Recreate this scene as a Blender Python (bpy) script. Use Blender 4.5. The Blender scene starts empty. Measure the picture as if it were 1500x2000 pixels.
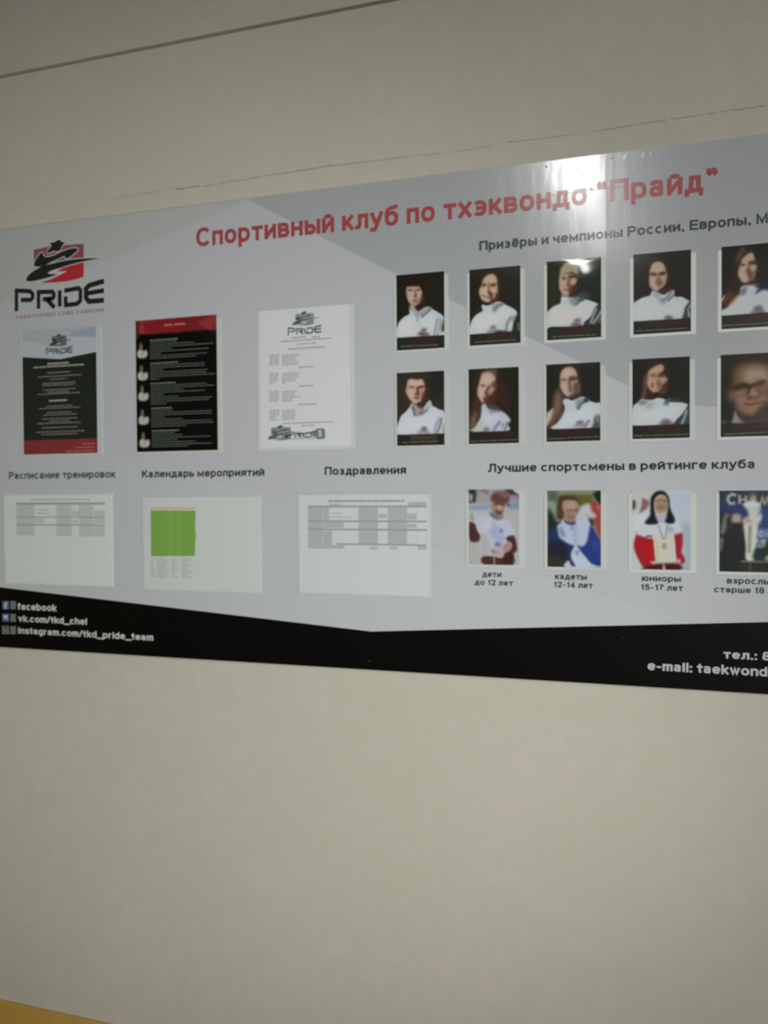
import bpy, bmesh, math, random
import numpy as np
from mathutils import Vector, Matrix
from mathutils.geometry import tessellate_polygon

# ---------------------------------------------------------------- camera
S = bpy.context.scene
COL = S.collection
EYE = 1.55                      # camera height over the floor
CAM = np.array([0.0, -1.70, EYE])
FPX = 1718.1                    # focal length in pixels of the 1500 px wide frame
YAW, PITCH, ROLL = 0.32611, -0.021098, -0.006612
cy_, sy_, cp_, sp_ = math.cos(YAW), math.sin(YAW), math.cos(PITCH), math.sin(PITCH)
fwd = np.array([-sy_*cp_, cy_*cp_, sp_]); rgt = np.array([cy_, sy_, 0.0]); upv = np.cross(rgt, fwd)
cr_, sr_ = math.cos(ROLL), math.sin(ROLL)
ROT = np.array([rgt*cr_ + upv*sr_, upv*cr_ - rgt*sr_, fwd])
cd = bpy.data.cameras.new('camera'); cam = bpy.data.objects.new('camera', cd); COL.objects.link(cam)
cd.sensor_fit = 'HORIZONTAL'; cd.sensor_width = 36.0; cd.lens = FPX/1500*36.0; cd.clip_start = 0.01
m = Matrix([list(r) for r in (ROT[0], ROT[1], -ROT[2])]).transposed().to_4x4()
m.translation = Vector(CAM); cam.matrix_world = m
cd.dof.use_dof = True; cd.dof.focus_distance = 0.90; cd.dof.aperture_fstop = 10.5   # the photo is slightly out of focus
S.camera = cam

# ---------------------------------------------------------------- world, lamps, exposure
W = bpy.data.worlds.new('world'); S.world = W; W.use_nodes = True
W.node_tree.nodes['Background'].inputs[0].default_value = (0.97, 0.99, 1.0, 1)
W.node_tree.nodes['Background'].inputs[1].default_value = 0.115
S.view_settings.view_transform = 'Standard'; S.view_settings.look = 'None'
S.view_settings.exposure = 0.0; S.view_settings.gamma = 1.0; S.view_settings.use_curve_mapping = False

# two unseen spots added behind the camera's right to fit the wall's brightness falloff
SPOTS = [((1.985, -2.398, EYE-1.168), (-1.363, 0, EYE-0.0995), 0.3600, 3.736),
         ((1.212, -3.343, EYE+0.712), (-0.522, 0, EYE-0.967), 0.6918, 2.552)]
AMB = 0.105
def spot_lamp(name, pos, aim, half, w, k):
    l = bpy.data.lights.new(name, 'SPOT'); l.energy = w*4*math.pi**2/0.65*k; l.spot_size = 2*half; l.spot_blend = 1.0
    l.shadow_soft_size = 0.07; l.color = (1.0, 0.985, 0.96)
    o = bpy.data.objects.new(name, l); COL.objects.link(o); o.location = pos
    o.rotation_euler = (Vector(aim)-Vector(pos)).to_track_quat('-Z', 'Y').to_euler()
spot_lamp('low_fill_spot', *SPOTS[0], 1.0)
spot_lamp('high_fill_spot', *SPOTS[1], 1.0)
# the bare ceiling lamp over the photographer that mirrors in the laminate
l = bpy.data.lights.new('ceiling_lamp_bulb', 'POINT'); l.energy = 5.0; l.shadow_soft_size = 0.055; l.color = (1.0, 0.99, 0.97)
o = bpy.data.objects.new('ceiling_lamp_bulb', l); COL.objects.link(o); o.location = (-0.36, -1.70, EYE+1.21)

l = bpy.data.lights.new('ceiling_tube_lamp', 'AREA'); l.shape = 'RECTANGLE'; l.size = 0.07; l.size_y = 1.7; l.energy = 9.0; l.color = (1.0, 0.99, 0.97)
o = bpy.data.objects.new('ceiling_tube_lamp', l); COL.objects.link(o); o.location = (-0.36, -2.05, EYE+1.22)

# ---------------------------------------------------------------- helpers
def lin(c):
    c = c/255.0
    return c/12.92 if c <= 0.04045 else ((c+0.055)/1.055)**2.4
def B(px, py):
    """the point of the board plane (x, z above the floor) seen at a point of the 1500x2000 photograph"""
    q = np.array([(px-750)/FPX, (1000-py)/FPX, 1.0]); w = q@ROT
    t = (-0.006-CAM[1])/w[1]
    return (CAM[0]+w[0]*t, CAM[2]+w[2]*t)
def illum(x, z):
    P = np.array([x, 0.0, z]); e = AMB
    for pos, aim, half, w in SPOTS:
        L = np.array(pos); d = P-L; r = np.linalg.norm(d); u = d/r
        ax = np.array(aim)-L; ax /= np.linalg.norm(ax)
        s = min(max((u@ax-math.cos(half))/(1-math.cos(half)), 0), 1); s = s*s*(3-2*s)
        e += w*s*u[1]/r**2
    return e/0.65
def alb(rgb, x, z, top=0.93):
    """albedo that shows as rgb under the room's light at that place of the board"""
    I = illum(x, z)
    return tuple(min(max((lin(c)-0.0045)/I, 0.0015), top) for c in rgb)

MATS = {}
def mat(name, col=None, rough=0.5, spec=0.5, fn=None):
    if name in MATS: return MATS[name]
    M = bpy.data.materials.new(name); M.use_nodes = True
    nt = M.node_tree; b = nt.nodes['Principled BSDF']
    if col: b.inputs['Base Color'].default_value = (*col, 1)
    b.inputs['Roughness'].default_value = rough; b.inputs['Specular IOR Level'].default_value = spec
    if fn: fn(nt, b)
    MATS[name] = M
    return M
def ink(rgb, x, z, spec=0.5, rough=0.27, parent=None):
    a = alb(rgb, x, z); a = tuple(round(v, 3) for v in a)
    lam = parent is None or parent.name.startswith('notice_board')
    return mat(('ink_%d_%d_%d' % tuple(int(v*1000) for v in a))+('' if lam else '_paper'), a, rough, spec, laminate if lam else None)

def plaster(c1, c2, scale=2.2):
    def fn(nt, b):
        N = nt.nodes; L = nt.links
        tc = N.new('ShaderNodeTexCoord')
        n1 = N.new('ShaderNodeTexNoise'); n1.inputs['Scale'].default_value = scale; n1.inputs['Detail'].default_value = 6; n1.inputs['Roughness'].default_value = 0.65
        n2 = N.new('ShaderNodeTexNoise'); n2.inputs['Scale'].default_value = 26; n2.inputs['Detail'].default_value = 4
        mx = N.new('ShaderNodeMix'); mx.data_type = 'FLOAT'; mx.inputs[0].default_value = 0.45
        rp = N.new('ShaderNodeValToRGB'); e = rp.color_ramp.elements
        e[0].position = 0.36; e[0].color = (*c1, 1); e[1].position = 0.64; e[1].color = (*c2, 1)
        bp = N.new('ShaderNodeBump'); bp.inputs['Strength'].default_value = 0.12; bp.inputs['Distance'].default_value = 0.004
        n3 = N.new('ShaderNodeTexNoise'); n3.inputs['Scale'].default_value = 14; n3.inputs['Detail'].default_value = 7
        for n in (n1, n2, n3): L.new(tc.outputs['Object'], n.inputs['Vector'])
        L.new(n1.outputs[0], mx.inputs[2]); L.new(n2.outputs[0], mx.inputs[3]); L.new(mx.outputs[0], rp.inputs[0])
        L.new(rp.outputs[0], b.inputs['Base Color']); L.new(n3.outputs[0], bp.inputs['Height']); L.new(bp.outputs[0], b.inputs['Normal'])
    return fn

def link(name, me, material=None, parent=None, **props):
    o = bpy.data.objects.new(name, me); COL.objects.link(o)
    if material: me.materials.append(material)
    if parent: o.parent = parent
    for k, v in props.items(): o[k] = v
    return o
def box(name, x0, x1, y0, y1, z0, z1, material, parent=None, bevel=0, off=(0, 0, 0), **props):
    bm = bmesh.new()
    v = [bm.verts.new((x-off[0], y-off[1], z-off[2])) for z in (z0, z1) for y in (y0, y1) for x in (x0, x1)]
    for f in ((0, 2, 3, 1), (4, 5, 7, 6), (0, 1, 5, 4), (2, 6, 7, 3), (0, 4, 6, 2), (1, 3, 7, 5)):
        bm.faces.new([v[i] for i in f])
    bmesh.ops.recalc_face_normals(bm, faces=bm.faces)
    if bevel: bmesh.ops.bevel(bm, geom=list(bm.edges), offset=bevel, segments=2, affect='EDGES', profile=0.5)
    me = bpy.data.meshes.new(name); bm.to_mesh(me); bm.free()
    return link(name, me, material, parent, **props)
def empty(name, x, y, z, label, cat, group=None):
    o = bpy.data.objects.new(name, None); COL.objects.link(o); o.location = (x, y, z); o.empty_display_size = 0.05
    o['label'] = label; o['category'] = cat
    if group: o['group'] = group
    return o
def crom(pts, n=4, closed=True):
    P = [np.array(p, float) for p in pts]; out = []; N = len(P)
    for i in range(N if closed else N-1):
        a, b, c, d = (P[(i-1) % N] if closed or i else P[0]), P[i], P[(i+1) % N], (P[(i+2) % N] if closed or i < N-2 else P[-1])
        for k in range(n):
            t = k/n
            out.append(0.5*((2*b)+(c-a)*t+(2*a-5*b+4*c-d)*t*t+(3*b-a-3*c+d)*t**3))
    if not closed: out.append(P[-1])
    return [tuple(p) for p in out]
def ribbon(pts, w):
    """closed outline of a stroke of width w"""
    P = [np.array(p, float) for p in pts]; Lf, Rt = [], []
    for i, p in enumerate(P):
        a = P[i]-P[i-1] if i else P[1]-P[0]; b = P[i+1]-P[i] if i < len(P)-1 else a
        a = a/np.linalg.norm(a); b = b/np.linalg.norm(b); t = a+b; t /= max(np.linalg.norm(t), 1e-6)
        n = np.array([-t[1], t[0]]); k = 1/max(n@np.array([-a[1], a[0]]), 0.5)
        Lf.append(tuple(p+n*w/2*k)); Rt.append(tuple(p-n*w/2*k))
    return Lf+Rt[::-1]
class Flat:
    """flat printed shapes at one depth, collected into one mesh"""
    def __init__(s): s.v = []; s.f = []
    def poly(s, pts, y):
        n0 = len(s.v); s.v += [(p[0], y, p[1]) for p in pts]
        for t in tessellate_polygon([[Vector((p[0], p[1], 0)) for p in pts]]):
            a, b, c = [pts[i] for i in t]
            ar = (b[0]-a[0])*(c[1]-a[1])-(b[1]-a[1])*(c[0]-a[0])
            if abs(ar) < 1e-12: continue
            s.f.append([n0+i for i in (t if ar > 0 else t[::-1])])    # faces look towards -y
    def quad(s, x0, x1, z0, z1, y): s.poly([(x0, z0), (x1, z0), (x1, z1), (x0, z1)], y)
    def build(s, name, material, parent=None, **props):
        off = parent.location if parent else Vector((0, 0, 0))
        me = bpy.data.meshes.new(name); me.from_pydata([(v[0]-off[0], v[1]-off[1], v[2]-off[2]) for v in s.v], [], s.f); me.update()
        return link(name, me, material, parent, **props)

Y0 = -0.005            # front face of the notice board
YF, YI = -0.0051, -0.0053
YP0, YP1 = -0.0050, -0.0062   # pockets
YS = -0.0065           # paper sheets' front

# ---------------------------------------------------------------- lettering: every letter is a set of strokes
# strokes in units of the capital height; L straight, C curve through points, O oval (cx,cy,rx,ry[,from,to degrees]); first number: width
X_ = 0.70
GL = {
 'о': (.50, ['O .25,.35,.25,.35']), 'с': (.46, ['O .25,.35,.25,.35,42,318']), 'С': (.66, ['O .35,.5,.35,.5,38,322']),
 'п': (.44, ['L 0,0 0,.7 .44,.7 .44,0']), 'П': (.62, ['L 0,0 0,1 .62,1 .62,0']), 'р': (.48, ['L 0,-.3 0,.7', 'O .23,.35,.25,.35']),
 'т': (.44, ['L 0,.7 .44,.7', 'L .22,0 .22,.7']), 'и': (.46, ['L 0,.7 0,0', 'L .46,.7 .46,0', 'L .02,.05 .44,.65']), 'й': (.46, ['L 0,.7 0,0', 'L .46,.7 .46,0', 'L .02,.05 .44,.65', 'c .09,1.0 .15,.90 .31,.90 .37,1.0']),
 'в': (.44, ['L .25,.7 0,.7 0,0 .25,0', 'L 0,.37 .25,.37', 'O .25,.185,.2,.185,-90,90', 'O .24,.535,.18,.165,-90,90']), 'н': (.46, ['L 0,0 0,.7', 'L .46,0 .46,.7', 'L 0,.36 .46,.36']),
 'ы': (.66, ['L 0,.7 0,0 .23,0', 'L 0,.42 .23,.42', 'O .22,.21,.2,.21,-90,90', 'L .66,0 .66,.7']), 'ь': (.43, ['L 0,.7 0,0 .23,0', 'L 0,.42 .23,.42', 'O .22,.21,.21,.21,-90,90']),
 'к': (.42, ['L 0,0 0,.7', 'L .02,.33 .16,.36 .40,.70', 'L .14,.38 .42,0']), 'К': (.58, ['L 0,0 0,1', 'L .02,.47 .20,.52 .54,1', 'L .18,.55 .58,0']),
 'л': (.48, ['C -.02,0 .08,.02 .12,.20 .13,.45 .13,.7', 'L .13,.7 .48,.7 .48,0']), 'Л': (.64, ['C -.02,0 .11,.03 .17,.30 .18,.65 .18,1', 'L .18,1 .64,1 .64,0']),
 'у': (.46, ['L 0,.7 .24,.02', 'C .47,.72 .24,.02 .17,-.18 .10,-.26 -.01,-.25']), 'б': (.50, ['O .25,.33,.25,.33', 'C 0,.36 .0,.66 .07,.88 .22,.96 .46,1.02']),
 'х': (.44, ['L 0,.7 .44,0', 'L .44,.7 0,0']), 'э': (.44, ['O .19,.35,.26,.35,-138,138', 'L .12,.36 .42,.36']), 'д': (.54, ['L -.02,-.18 -.02,0 .56,0 .56,-.18', 'L .46,0 .46,.7 .17,.7', 'C .06,0 .13,.12 .16,.4 .17,.7']),
 'а': (.46, ['c .02,.53 .06,.66 .22,.70 .37,.66 .40,.52 .40,.3', 'L .40,.5 .40,.08', 'c .40,.08 .42,.01 .45,0', 'O .20,.19,.19,.19']),
 'з': (.40, ['O .17,.53,.19,.165,-90,150', 'O .17,.18,.22,.18,-150,90', 'L .12,.37 .20,.37']), 'ё': (.48, ['O .25,.35,.25,.35,8,325', 'L .03,.35 .46,.35', 'L .12,.94 .13,.94', 'L .36,.94 .37,.94']), 'е': (.48, ['O .25,.35,.25,.35,8,325', 'L .03,.35 .46,.35']),
 'ч': (.42, ['L .42,.7 .42,0', 'c 0,.78 0,.50 .06,.36 .20,.32 .42,.35']), 'м': (.64, ['L 0,0 0,.7 .32,.10 .64,.7 .64,0']), 'М': (.74, ['L 0,0 0,1 .37,.06 .74,1 .74,0']),
 'Р': (.56, ['L 0,0 0,1 .34,1', 'L 0,.46 .34,.46', 'O .32,.73,.25,.27,-90,90']), 'Е': (.54, ['L .54,1 0,1 0,0 .56,0', 'L 0,.52 .50,.52']),
 'я': (.44, ['L .44,0 .44,.7 .20,.7', 'L .44,.30 .20,.30', 'O .20,.50,.19,.20,90,270', 'L .20,.30 0,0']), 'ш': (.70, ['L 0,.7 0,0 .70,0 .70,.7', 'L .35,0 .35,.7']), 'г': (.34, ['L 0,0 0,.7 .34,.7']),
 'ю': (.68, ['L 0,0 0,.7', 'L 0,.36 .22,.36', 'O .45,.35,.23,.35']), ' ': (.10, []), ',': (.06, ['L .03,.02 .03,-.02', 'c .05,.0 .05,-.10 -.02,-.17']), '.': (.03, ['L .0,0 .02,0']), ':': (.03, ['L .0,0 .02,0', 'L .0,.62 .02,.62']),
 '-': (.26, ['L .03,.36 .23,.36']), '_': (.48, ['L -.10,-.20 .58,-.20']), '/': (.26, ['L -.04,-.02 .30,1.0']),
 '“': (.30, ['L .05,.82 .05,.80', 'c .02,.80 .01,.92 .10,1.03', 'L .27,.82 .27,.80', 'c .24,.80 .23,.92 .32,1.03']), '”': (.30, ['L .05,1.0 .05,.98', 'c .08,1.0 .09,.86 .0,.77', 'L .27,1.0 .27,.98', 'c .30,1.0 .31,.86 .22,.77']),
 '1': (.30, ['L .24,0 .24,1', 'c .24,.96 .16,.80 .02,.74']), '2': (.48, ['c .02,.72 .05,.93 .24,1.0 .44,.93 .44,.68 .30,.42 .02,.02', 'L .02,0 .46,0']), '4': (.50, ['L .36,0 .36,1 .0,.26 .50,.26']), '5': (.48, ['L .42,1 .09,1 .04,.52', 'c .04,.50 .20,.62 .40,.56 .48,.32 .40,.08 .22,0 .06,.06 .01,.20']),
 '7': (.46, ['L 0,1 .46,1', 'c .46,.98 .26,.62 .18,.30 .16,.0']), '8': (.48, ['O .24,.75,.20,.25', 'O .24,.26,.24,.26']),
 'f': (.26, ['c .30,.99 .16,1.0 .11,.86 .11,.70', 'L .11,.75 .11,0', 'L -.02,.68 .28,.68']), 'a': (.46, None), 'c': (.46, ['O .25,.35,.25,.35,42,318']), 'e': (.48, ['O .25,.35,.25,.35,8,325', 'L .03,.35 .46,.35']), 'b': (.48, ['L 0,0 0,1', 'O .23,.35,.25,.35']),
 'o': (.50, ['O .25,.35,.25,.35']), 'k': (.42, ['L 0,0 0,1', 'L .02,.26 .40,.70', 'L .14,.40 .42,0']), 'v': (.44, ['L 0,.7 .22,.02 .44,.7']), 'm': (.70, ['L 0,0 0,.7', 'c 0,.45 .08,.68 .20,.70 .33,.68 .35,.50', 'L .35,.52 .35,0', 'c .35,.45 .43,.68 .55,.70 .68,.68 .70,.50', 'L .70,.52 .70,0']),
 't': (.26, ['L .12,.94 .12,.12', 'c .12,.18 .14,.03 .28,.01', 'L -.02,.68 .28,.68']), 'd': (.48, ['L .46,0 .46,1', 'O .23,.35,.25,.35']), 'h': (.44, ['L 0,0 0,1', 'c 0,.45 .08,.68 .24,.70 .42,.66 .44,.48', 'L .44,.50 .44,0']), 'l': (.02, ['L .01,0 .01,1']), 'i': (.02, ['L .01,0 .01,.7', 'L .01,.95 .01,.97']),
 'n': (.44, ['L 0,0 0,.7', 'c 0,.45 .08,.68 .24,.70 .42,.66 .44,.48', 'L .44,.50 .44,0']), 's': (.42, ['c .40,.54 .32,.69 .16,.70 .03,.62 .05,.46 .22,.37 .40,.28 .40,.08 .22,0 .06,.02 .0,.18']), 'g': (.48, ['O .23,.35,.25,.35', 'L .46,.7 .46,-.05', 'c .46,-.05 .40,-.26 .22,-.29 .02,-.20']),
 'r': (.28, ['L 0,0 0,.7', 'c 0,.42 .06,.66 .28,.68']), 'p': (.48, ['L 0,-.3 0,.7', 'O .23,.35,.25,.35']), 'w': (.66, ['L 0,.7 .17,.02 .33,.66 .49,.02 .66,.7']),
 'T': (.56, ['L 0,1 .56,1', 'L .28,0 .28,1']), 'A': (.62, ['L 0,0 .31,1 .62,0', 'L .12,.32 .50,.32']), 'E': (.54, ['L .54,1 0,1 0,0 .56,0', 'L 0,.52 .50,.52']), 'K': (.58, ['L 0,0 0,1', 'L .02,.40 .54,1', 'L .18,.55 .58,0']), 'W': (.86, ['L 0,1 .22,.04 .43,.96 .64,.04 .86,1']), 'O': (.70, ['O .35,.5,.35,.5']),
 'N': (.60, ['L 0,0 0,1 .60,0 .60,1']), 'D': (.62, ['L .28,1 0,1 0,0 .28,0', 'O .26,.5,.36,.5,-90,90']), 'C': (.66, ['O .35,.5,.35,.5,38,322']), 'H': (.60, ['L 0,0 0,1', 'L .60,0 .60,1', 'L 0,.52 .60,.52']), 'L': (.50, ['L 0,1 0,0 .50,0']), 'Y': (.60, ['L 0,1 .30,.45 .60,1', 'L .30,.45 .30,0']),
 'B': (.56, ['L .32,1 0,1 0,0 .34,0', 'L 0,.53 .34,.53', 'O .34,.265,.24,.265,-90,90', 'O .32,.765,.20,.235,-90,90']), 'I': (.02, ['L .01,0 .01,1']), 'S': (.58, ['c .54,.76 .44,.97 .26,1.0 .06,.90 .07,.66 .28,.54 .54,.42 .54,.12 .30,0 .08,.04 .0,.26']),
}
GL['a'] = GL['а']
def glyph_line(body, w, gap=0.30):
    """polygons of a line of text: capital height 1, strokes w wide, starting at x=0; returns polygons and width"""
    out = []; x = w/2; word = 0
    def Y(y): return w/2+y*(1-w)
    for ch in body:
        wd, st = GL[ch]
        if ch == ' ': word += 1
        for li, s in enumerate(st):
            k, rest = s[0], s[2:]
            if k == 'O':
                v = [float(q) for q in rest.split(',')]; a0, a1 = (v[4], v[5]) if len(v) > 4 else (0, 360)
                n_ = max(8, int((a1-a0)/18)); pts = []
                for i in range(n_+1):
                    a = math.radians(a0+(a1-a0)*i/n_); c, s_ = math.cos(a), math.sin(a)
                    pts.append((v[0]+v[2]*math.copysign(abs(c)**0.88, c), v[1]+v[3]*math.copysign(abs(s_)**0.88, s_)))
            else:
                pts = [tuple(float(q) for q in p.split(',')) for p in rest.split()]
                if k in 'cC': pts = crom(pts, 4, False)
            P = [(x+p[0], Y(p[1])) for p in pts]
            if k == 'L' or k == 'C':
                a, b = np.array(P[0]), np.array(P[1]); e_ = (a-b)/np.linalg.norm(a-b); P[0] = tuple(a+e_*w/2)
                a, b = np.array(P[-1]), np.array(P[-2]); e_ = (a-b)/np.linalg.norm(a-b); P[-1] = tuple(a+e_*w/2)
            # each stroke as a chain of four-sided pieces so that it can close on itself
            R_ = ribbon_pair(P, w, closed=(k == 'O' and a1-a0 >= 359.9))
            for i in range(len(R_)-1): out.append(([R_[i][0], R_[i][1], R_[i+1][1], R_[i+1][0]], word, li))
        x += wd+w+(gap-w)*1.0 if ch != ' ' else wd+gap*0.75
    return out, x-gap+w-w/2+0.0
def ribbon_pair(P, w, closed=False):
    P = [np.array(p, float) for p in P]; n = len(P); R_ = []
    for i in range(n):
        if closed: a = P[i]-P[i-1] if i else P[0]-P[-2]; b = P[i+1]-P[i] if i < n-1 else P[1]-P[0]
        else:
            a = P[i]-P[i-1] if i else P[1]-P[0]; b = P[i+1]-P[i] if i < n-1 else a
        a = a/max(np.linalg.norm(a), 1e-9); b = b/max(np.linalg.norm(b), 1e-9); t = a+b; L_ = np.linalg.norm(t)
        t = t/L_ if L_ > 1e-6 else b
        nn = np.array([-t[1], t[0]]); k = 1/max(nn@np.array([-a[1], a[0]]), 0.42)
        R_.append((tuple(P[i]+nn*w/2*k), tuple(P[i]-nn*w/2*k)))
    return R_
def text(name, body, left, right, cap, rgb, parent, w=0.20, gap=0.30, y=None, fit=None, ref='cap', px=None):
    """left, right: baseline ends of the line in the photograph; cap: letter height there in pixels (ref: cap, x or asc)"""
    y = YI if y is None else y
    (x0, z0), (x1, z1) = B(*left), B(*right); zz = (z0+z1)/2
    h = B(left[0], left[1]-cap)[1]-z0
    h = h/(w+.7*(1-w)) if ref == 'x' else h
    if ref == 'asc': h = h*0.97
    polys, W_ = glyph_line(body, w, gap)
    Wf = W_ if fit is None else glyph_line(fit, w, gap)[1]
    sx = (x1-x0)/Wf
    off = parent.location; sets = {}
    for k, (q, wi, li) in enumerate(polys):
        pts = [(x0+p[0]*sx, zz+p[1]*h) for p in q]
        ar = sum(pts[i-1][0]*pts[i][1]-pts[i][0]*pts[i-1][1] for i in range(4))
        if abs(ar) < 1e-10: continue
        vs, fs = sets.setdefault(wi, ([], []))
        n0 = len(vs); vs += [(p[0]-off[0], y-off[1]-li*1.2e-5, p[1]-off[2]) for p in pts]
        fs.append([n0, n0+1, n0+2, n0+3] if ar > 0 else [n0+3, n0+2, n0+1, n0])
    for wi, (vs, fs) in sets.items():
        me = bpy.data.meshes.new(name); me.from_pydata(vs, [], fs); me.update()
        o = link(name, me, ink(rgb, (x0+x1)/2, zz, parent=parent), parent)
    return o

# ---------------------------------------------------------------- the room
HALL = dict(kind='structure')
wall_m = mat('wall_plaster', None, 0.85, 0.25, plaster((0.620, 0.630, 0.510), (0.690, 0.655, 0.575)))
XL, XR, YB, ZT = -3.6, 2.6, -4.6, 3.35
zgap = EYE+0.9905; zck = B(640, 322)[1]; zdado = EYE-1.2215
def wall_profile():
    # (y, z) up the wall: plain face, the patched band behind the board, the crack, the recessed joint
    return [(0, 0), (0, zck-0.012), (0.0, zck-0.0008), (0.0020, zck+0.0002), (0.0016, zck+0.0015), (0.0015, zgap-0.0035), (0.012, zgap-0.0030),
            (0.012, zgap+0.0030), (0.000, zgap+0.0036), (0.000, ZT), (0.10, ZT), (0.10, 0)]
me = bpy.data.meshes.new('wall_back'); pr = wall_profile(); n = len(pr)
me.from_pydata([(XL, *p) for p in pr]+[(XR, *p) for p in pr], [], [[i, i+n, (i+1) % n+n, (i+1) % n] for i in range(n)]+[list(range(n))[::-1], [i+n for i in range(n)]])
bm = bmesh.new(); bm.from_mesh(me); bmesh.ops.recalc_face_normals(bm, faces=bm.faces); bm.to_mesh(me); bm.free()
wall = link('wall_back', me, wall_m, **HALL)
wall['label'] = 'cream plastered wall behind the notice board'
crack_m = mat('crack_shadow', (0.30, 0.27, 0.20), 0.9, 0.1)
random.seed(4)
def crack(px, w, seg=9):
    fl = Flat(); pts = []
    P = [B(*p) for p in px]
    for i in range(len(P)-1):
        for k in range(seg):
            t = k/seg; pts.append((P[i][0]*(1-t)+P[i+1][0]*t, P[i][1]*(1-t)+P[i+1][1]*t+random.uniform(-1, 1)*0.0006))
    pts.append(P[-1])
    for i in range(len(pts)-1):
        ww = w*random.uniform(0.35, 1.2)
        fl.poly(ribbon([pts[i], pts[i+1]], ww), -0.0003)
    o = fl.build('plaster_crack', crack_m, wall)
    return o
crack([(215, 387), (310, 372)], 0.0007); crack([(340, 368), (388, 361.5)], 0.0020, 5); crack([(396, 362), (500, 345), (640, 322)], 0.0014)
crack([(640, 322), (740, 311), (858, 297)], 0.0010); crack([(868, 297), (960, 283)], 0.0008); crack([(990, 276), (1130, 259)], 0.0012); crack([(1150, 256), (1300, 232)], 0.0010); crack([(1310, 230), (1420, 214), (1530, 198)], 0.0006)
box('trim_1', XL+0.001, XR-0.001, -0.010, -0.0002, 0.0, zdado, mat('ochre_paint', None, 0.55, 0.4, plaster((0.60, 0.385, 0.075), (0.68, 0.44, 0.09))), bevel=0.002, kind='structure', label='ochre painted panel along the foot of the wall')
side_m = mat('side_plaster', None, 0.85, 0.25, plaster((0.60, 0.58, 0.47), (0.65, 0.62, 0.53)))
box('wall_left', XL-0.1, XL, YB, 0.1, 0, ZT, side_m, **HALL)
box('wall_right', XR, XR+0.1, YB, 0.1, 0, ZT, side_m, **HALL)
box('ceiling', XL-0.1, XR+0.1, YB, 0.1, ZT, ZT+0.1, mat('ceiling_paint', None, 0.9, 0.2, plaster((0.70, 0.69, 0.64), (0.75, 0.74, 0.70))), **HALL)
box('floor', XL-0.1, XR+0.1, YB, 0.1, -0.1, 0, mat('floor_linoleum', None, 0.5, 0.4, plaster((0.22, 0.17, 0.11), (0.28, 0.21, 0.14), 5)), **HALL)

# ---------------------------------------------------------------- the notice board
BX0, BX1 = -1.70, 0.52
BZ0, BZ1 = EYE-0.3615, EYE+0.6290
SEAM = B(1183, 450)[0]
def laminate(nt, b):
    N = nt.nodes; L = nt.links
    tc = N.new('ShaderNodeTexCoord'); n = N.new('ShaderNodeTexNoise'); n.inputs['Scale'].default_value = 9; n.inputs['Detail'].default_value = 3
    mp = N.new('ShaderNodeMapping'); mp.inputs['Scale'].default_value = (2.6, 1, 0.8)
    bp = N.new('ShaderNodeBump'); bp.inputs['Strength'].default_value = 0.10; bp.inputs['Distance'].default_value = 0.004
    L.new(tc.outputs['Object'], mp.inputs[0]); L.new(mp.outputs[0], n.inputs['Vector']); L.new(n.outputs[0], bp.inputs['Height'])
    L.new(bp.outputs[0], b.inputs['Normal']); L.new(bp.outputs[0], b.inputs['Coat Normal'])
    # two widths of laminate meet at a seam; the right one is a little duller
    sx = N.new('ShaderNodeSeparateXYZ'); gt = N.new('ShaderNodeMath'); gt.operation = 'GREATER_THAN'; gt.inputs[1].default_value = SEAM
    L.new(tc.outputs['Object'], sx.inputs[0]); L.new(sx.outputs[0], gt.inputs[0])
    mr = N.new('ShaderNodeMapRange'); mr.inputs[3].default_value = 1.0; mr.inputs[4].default_value = 0.38
    L.new(gt.outputs[0], mr.inputs[0]); L.new(mr.outputs[0], b.inputs['Coat Weight'])
    b.inputs['Coat IOR'].default_value = 1.72
    b.inputs['Coat Roughness'].default_value = 0.165
def print_m(name, rgb, at, rough=0.27, spec=0.5):
    x, z = B(*at)
    return mat(name, alb(rgb, x, z), rough, spec, laminate)
board = empty('notice_board', (BX0+BX1)/2, Y0, BZ0, 'long glossy grey club notice board with red title and black bottom band', 'notice board')
O = tuple(board.location)
def bbox(name, *a, **k):
    o = box(name, *a, off=(0, 0, 0), **k); o.parent = board; o.matrix_parent_inverse = Matrix.Translation(-board.location); return o
panel_m = print_m('board_lavender', (167, 171, 176), (720, 705))
bbox('panel', BX0, BX1, Y0, -0.0008, BZ0, BZ1, panel_m, bevel=0.0006)
def facet(pts, material, y=YF, name='printed_facet'):
    fl = Flat(); fl.poly(pts, y)
    me = bpy.data.meshes.new(name); me.from_pydata(fl.v, [], fl.f); me.update()
    o = link(name, me, material, board); o.matrix_parent_inverse = Matrix.Translation(-board.location); return o
apex = B(486, 391); e = 0.0008
def ext(p, q, x):      # the line p-q continued to x
    t = (x-p[0])/(q[0]-p[0]); return (x, p[1]+(q[1]-p[1])*t)
a0 = B(375, 437); c1 = B(734, 516); c2 = B(1097, 690)
d0, d1 = B(0, 818), B(504, 965)
zt = BZ1-e
topx = apex[0]
Rend = ext(B(486, 393), c2, B(1300, 790)[0])
facet([(BX0+e, ext(a0, apex, BX0+e)[1]), apex, (topx, zt), (BX0+e, zt)], print_m('board_grey_upper_left', (142, 147, 145), (250, 440)))
facet([(topx, zt), apex, c1, c2, Rend, ext(Rend, B(1500, 800), BX1-e), (BX1-e, zt)], print_m('board_grey_upper_right', (147, 152, 155), (900, 640)))
vx, vz = B(725, 1233.5)
lz = ext((vx, vz), B(0, 1147), BX0+e)[1]; rz = ext((vx, vz), B(1500, 1215), BX1-e)[1]
dl = ext(d0, d1, BX0+e); dr = B(1346, 1213)
fr = ext((vx, vz), B(1500, 1215), dr[0])
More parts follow.
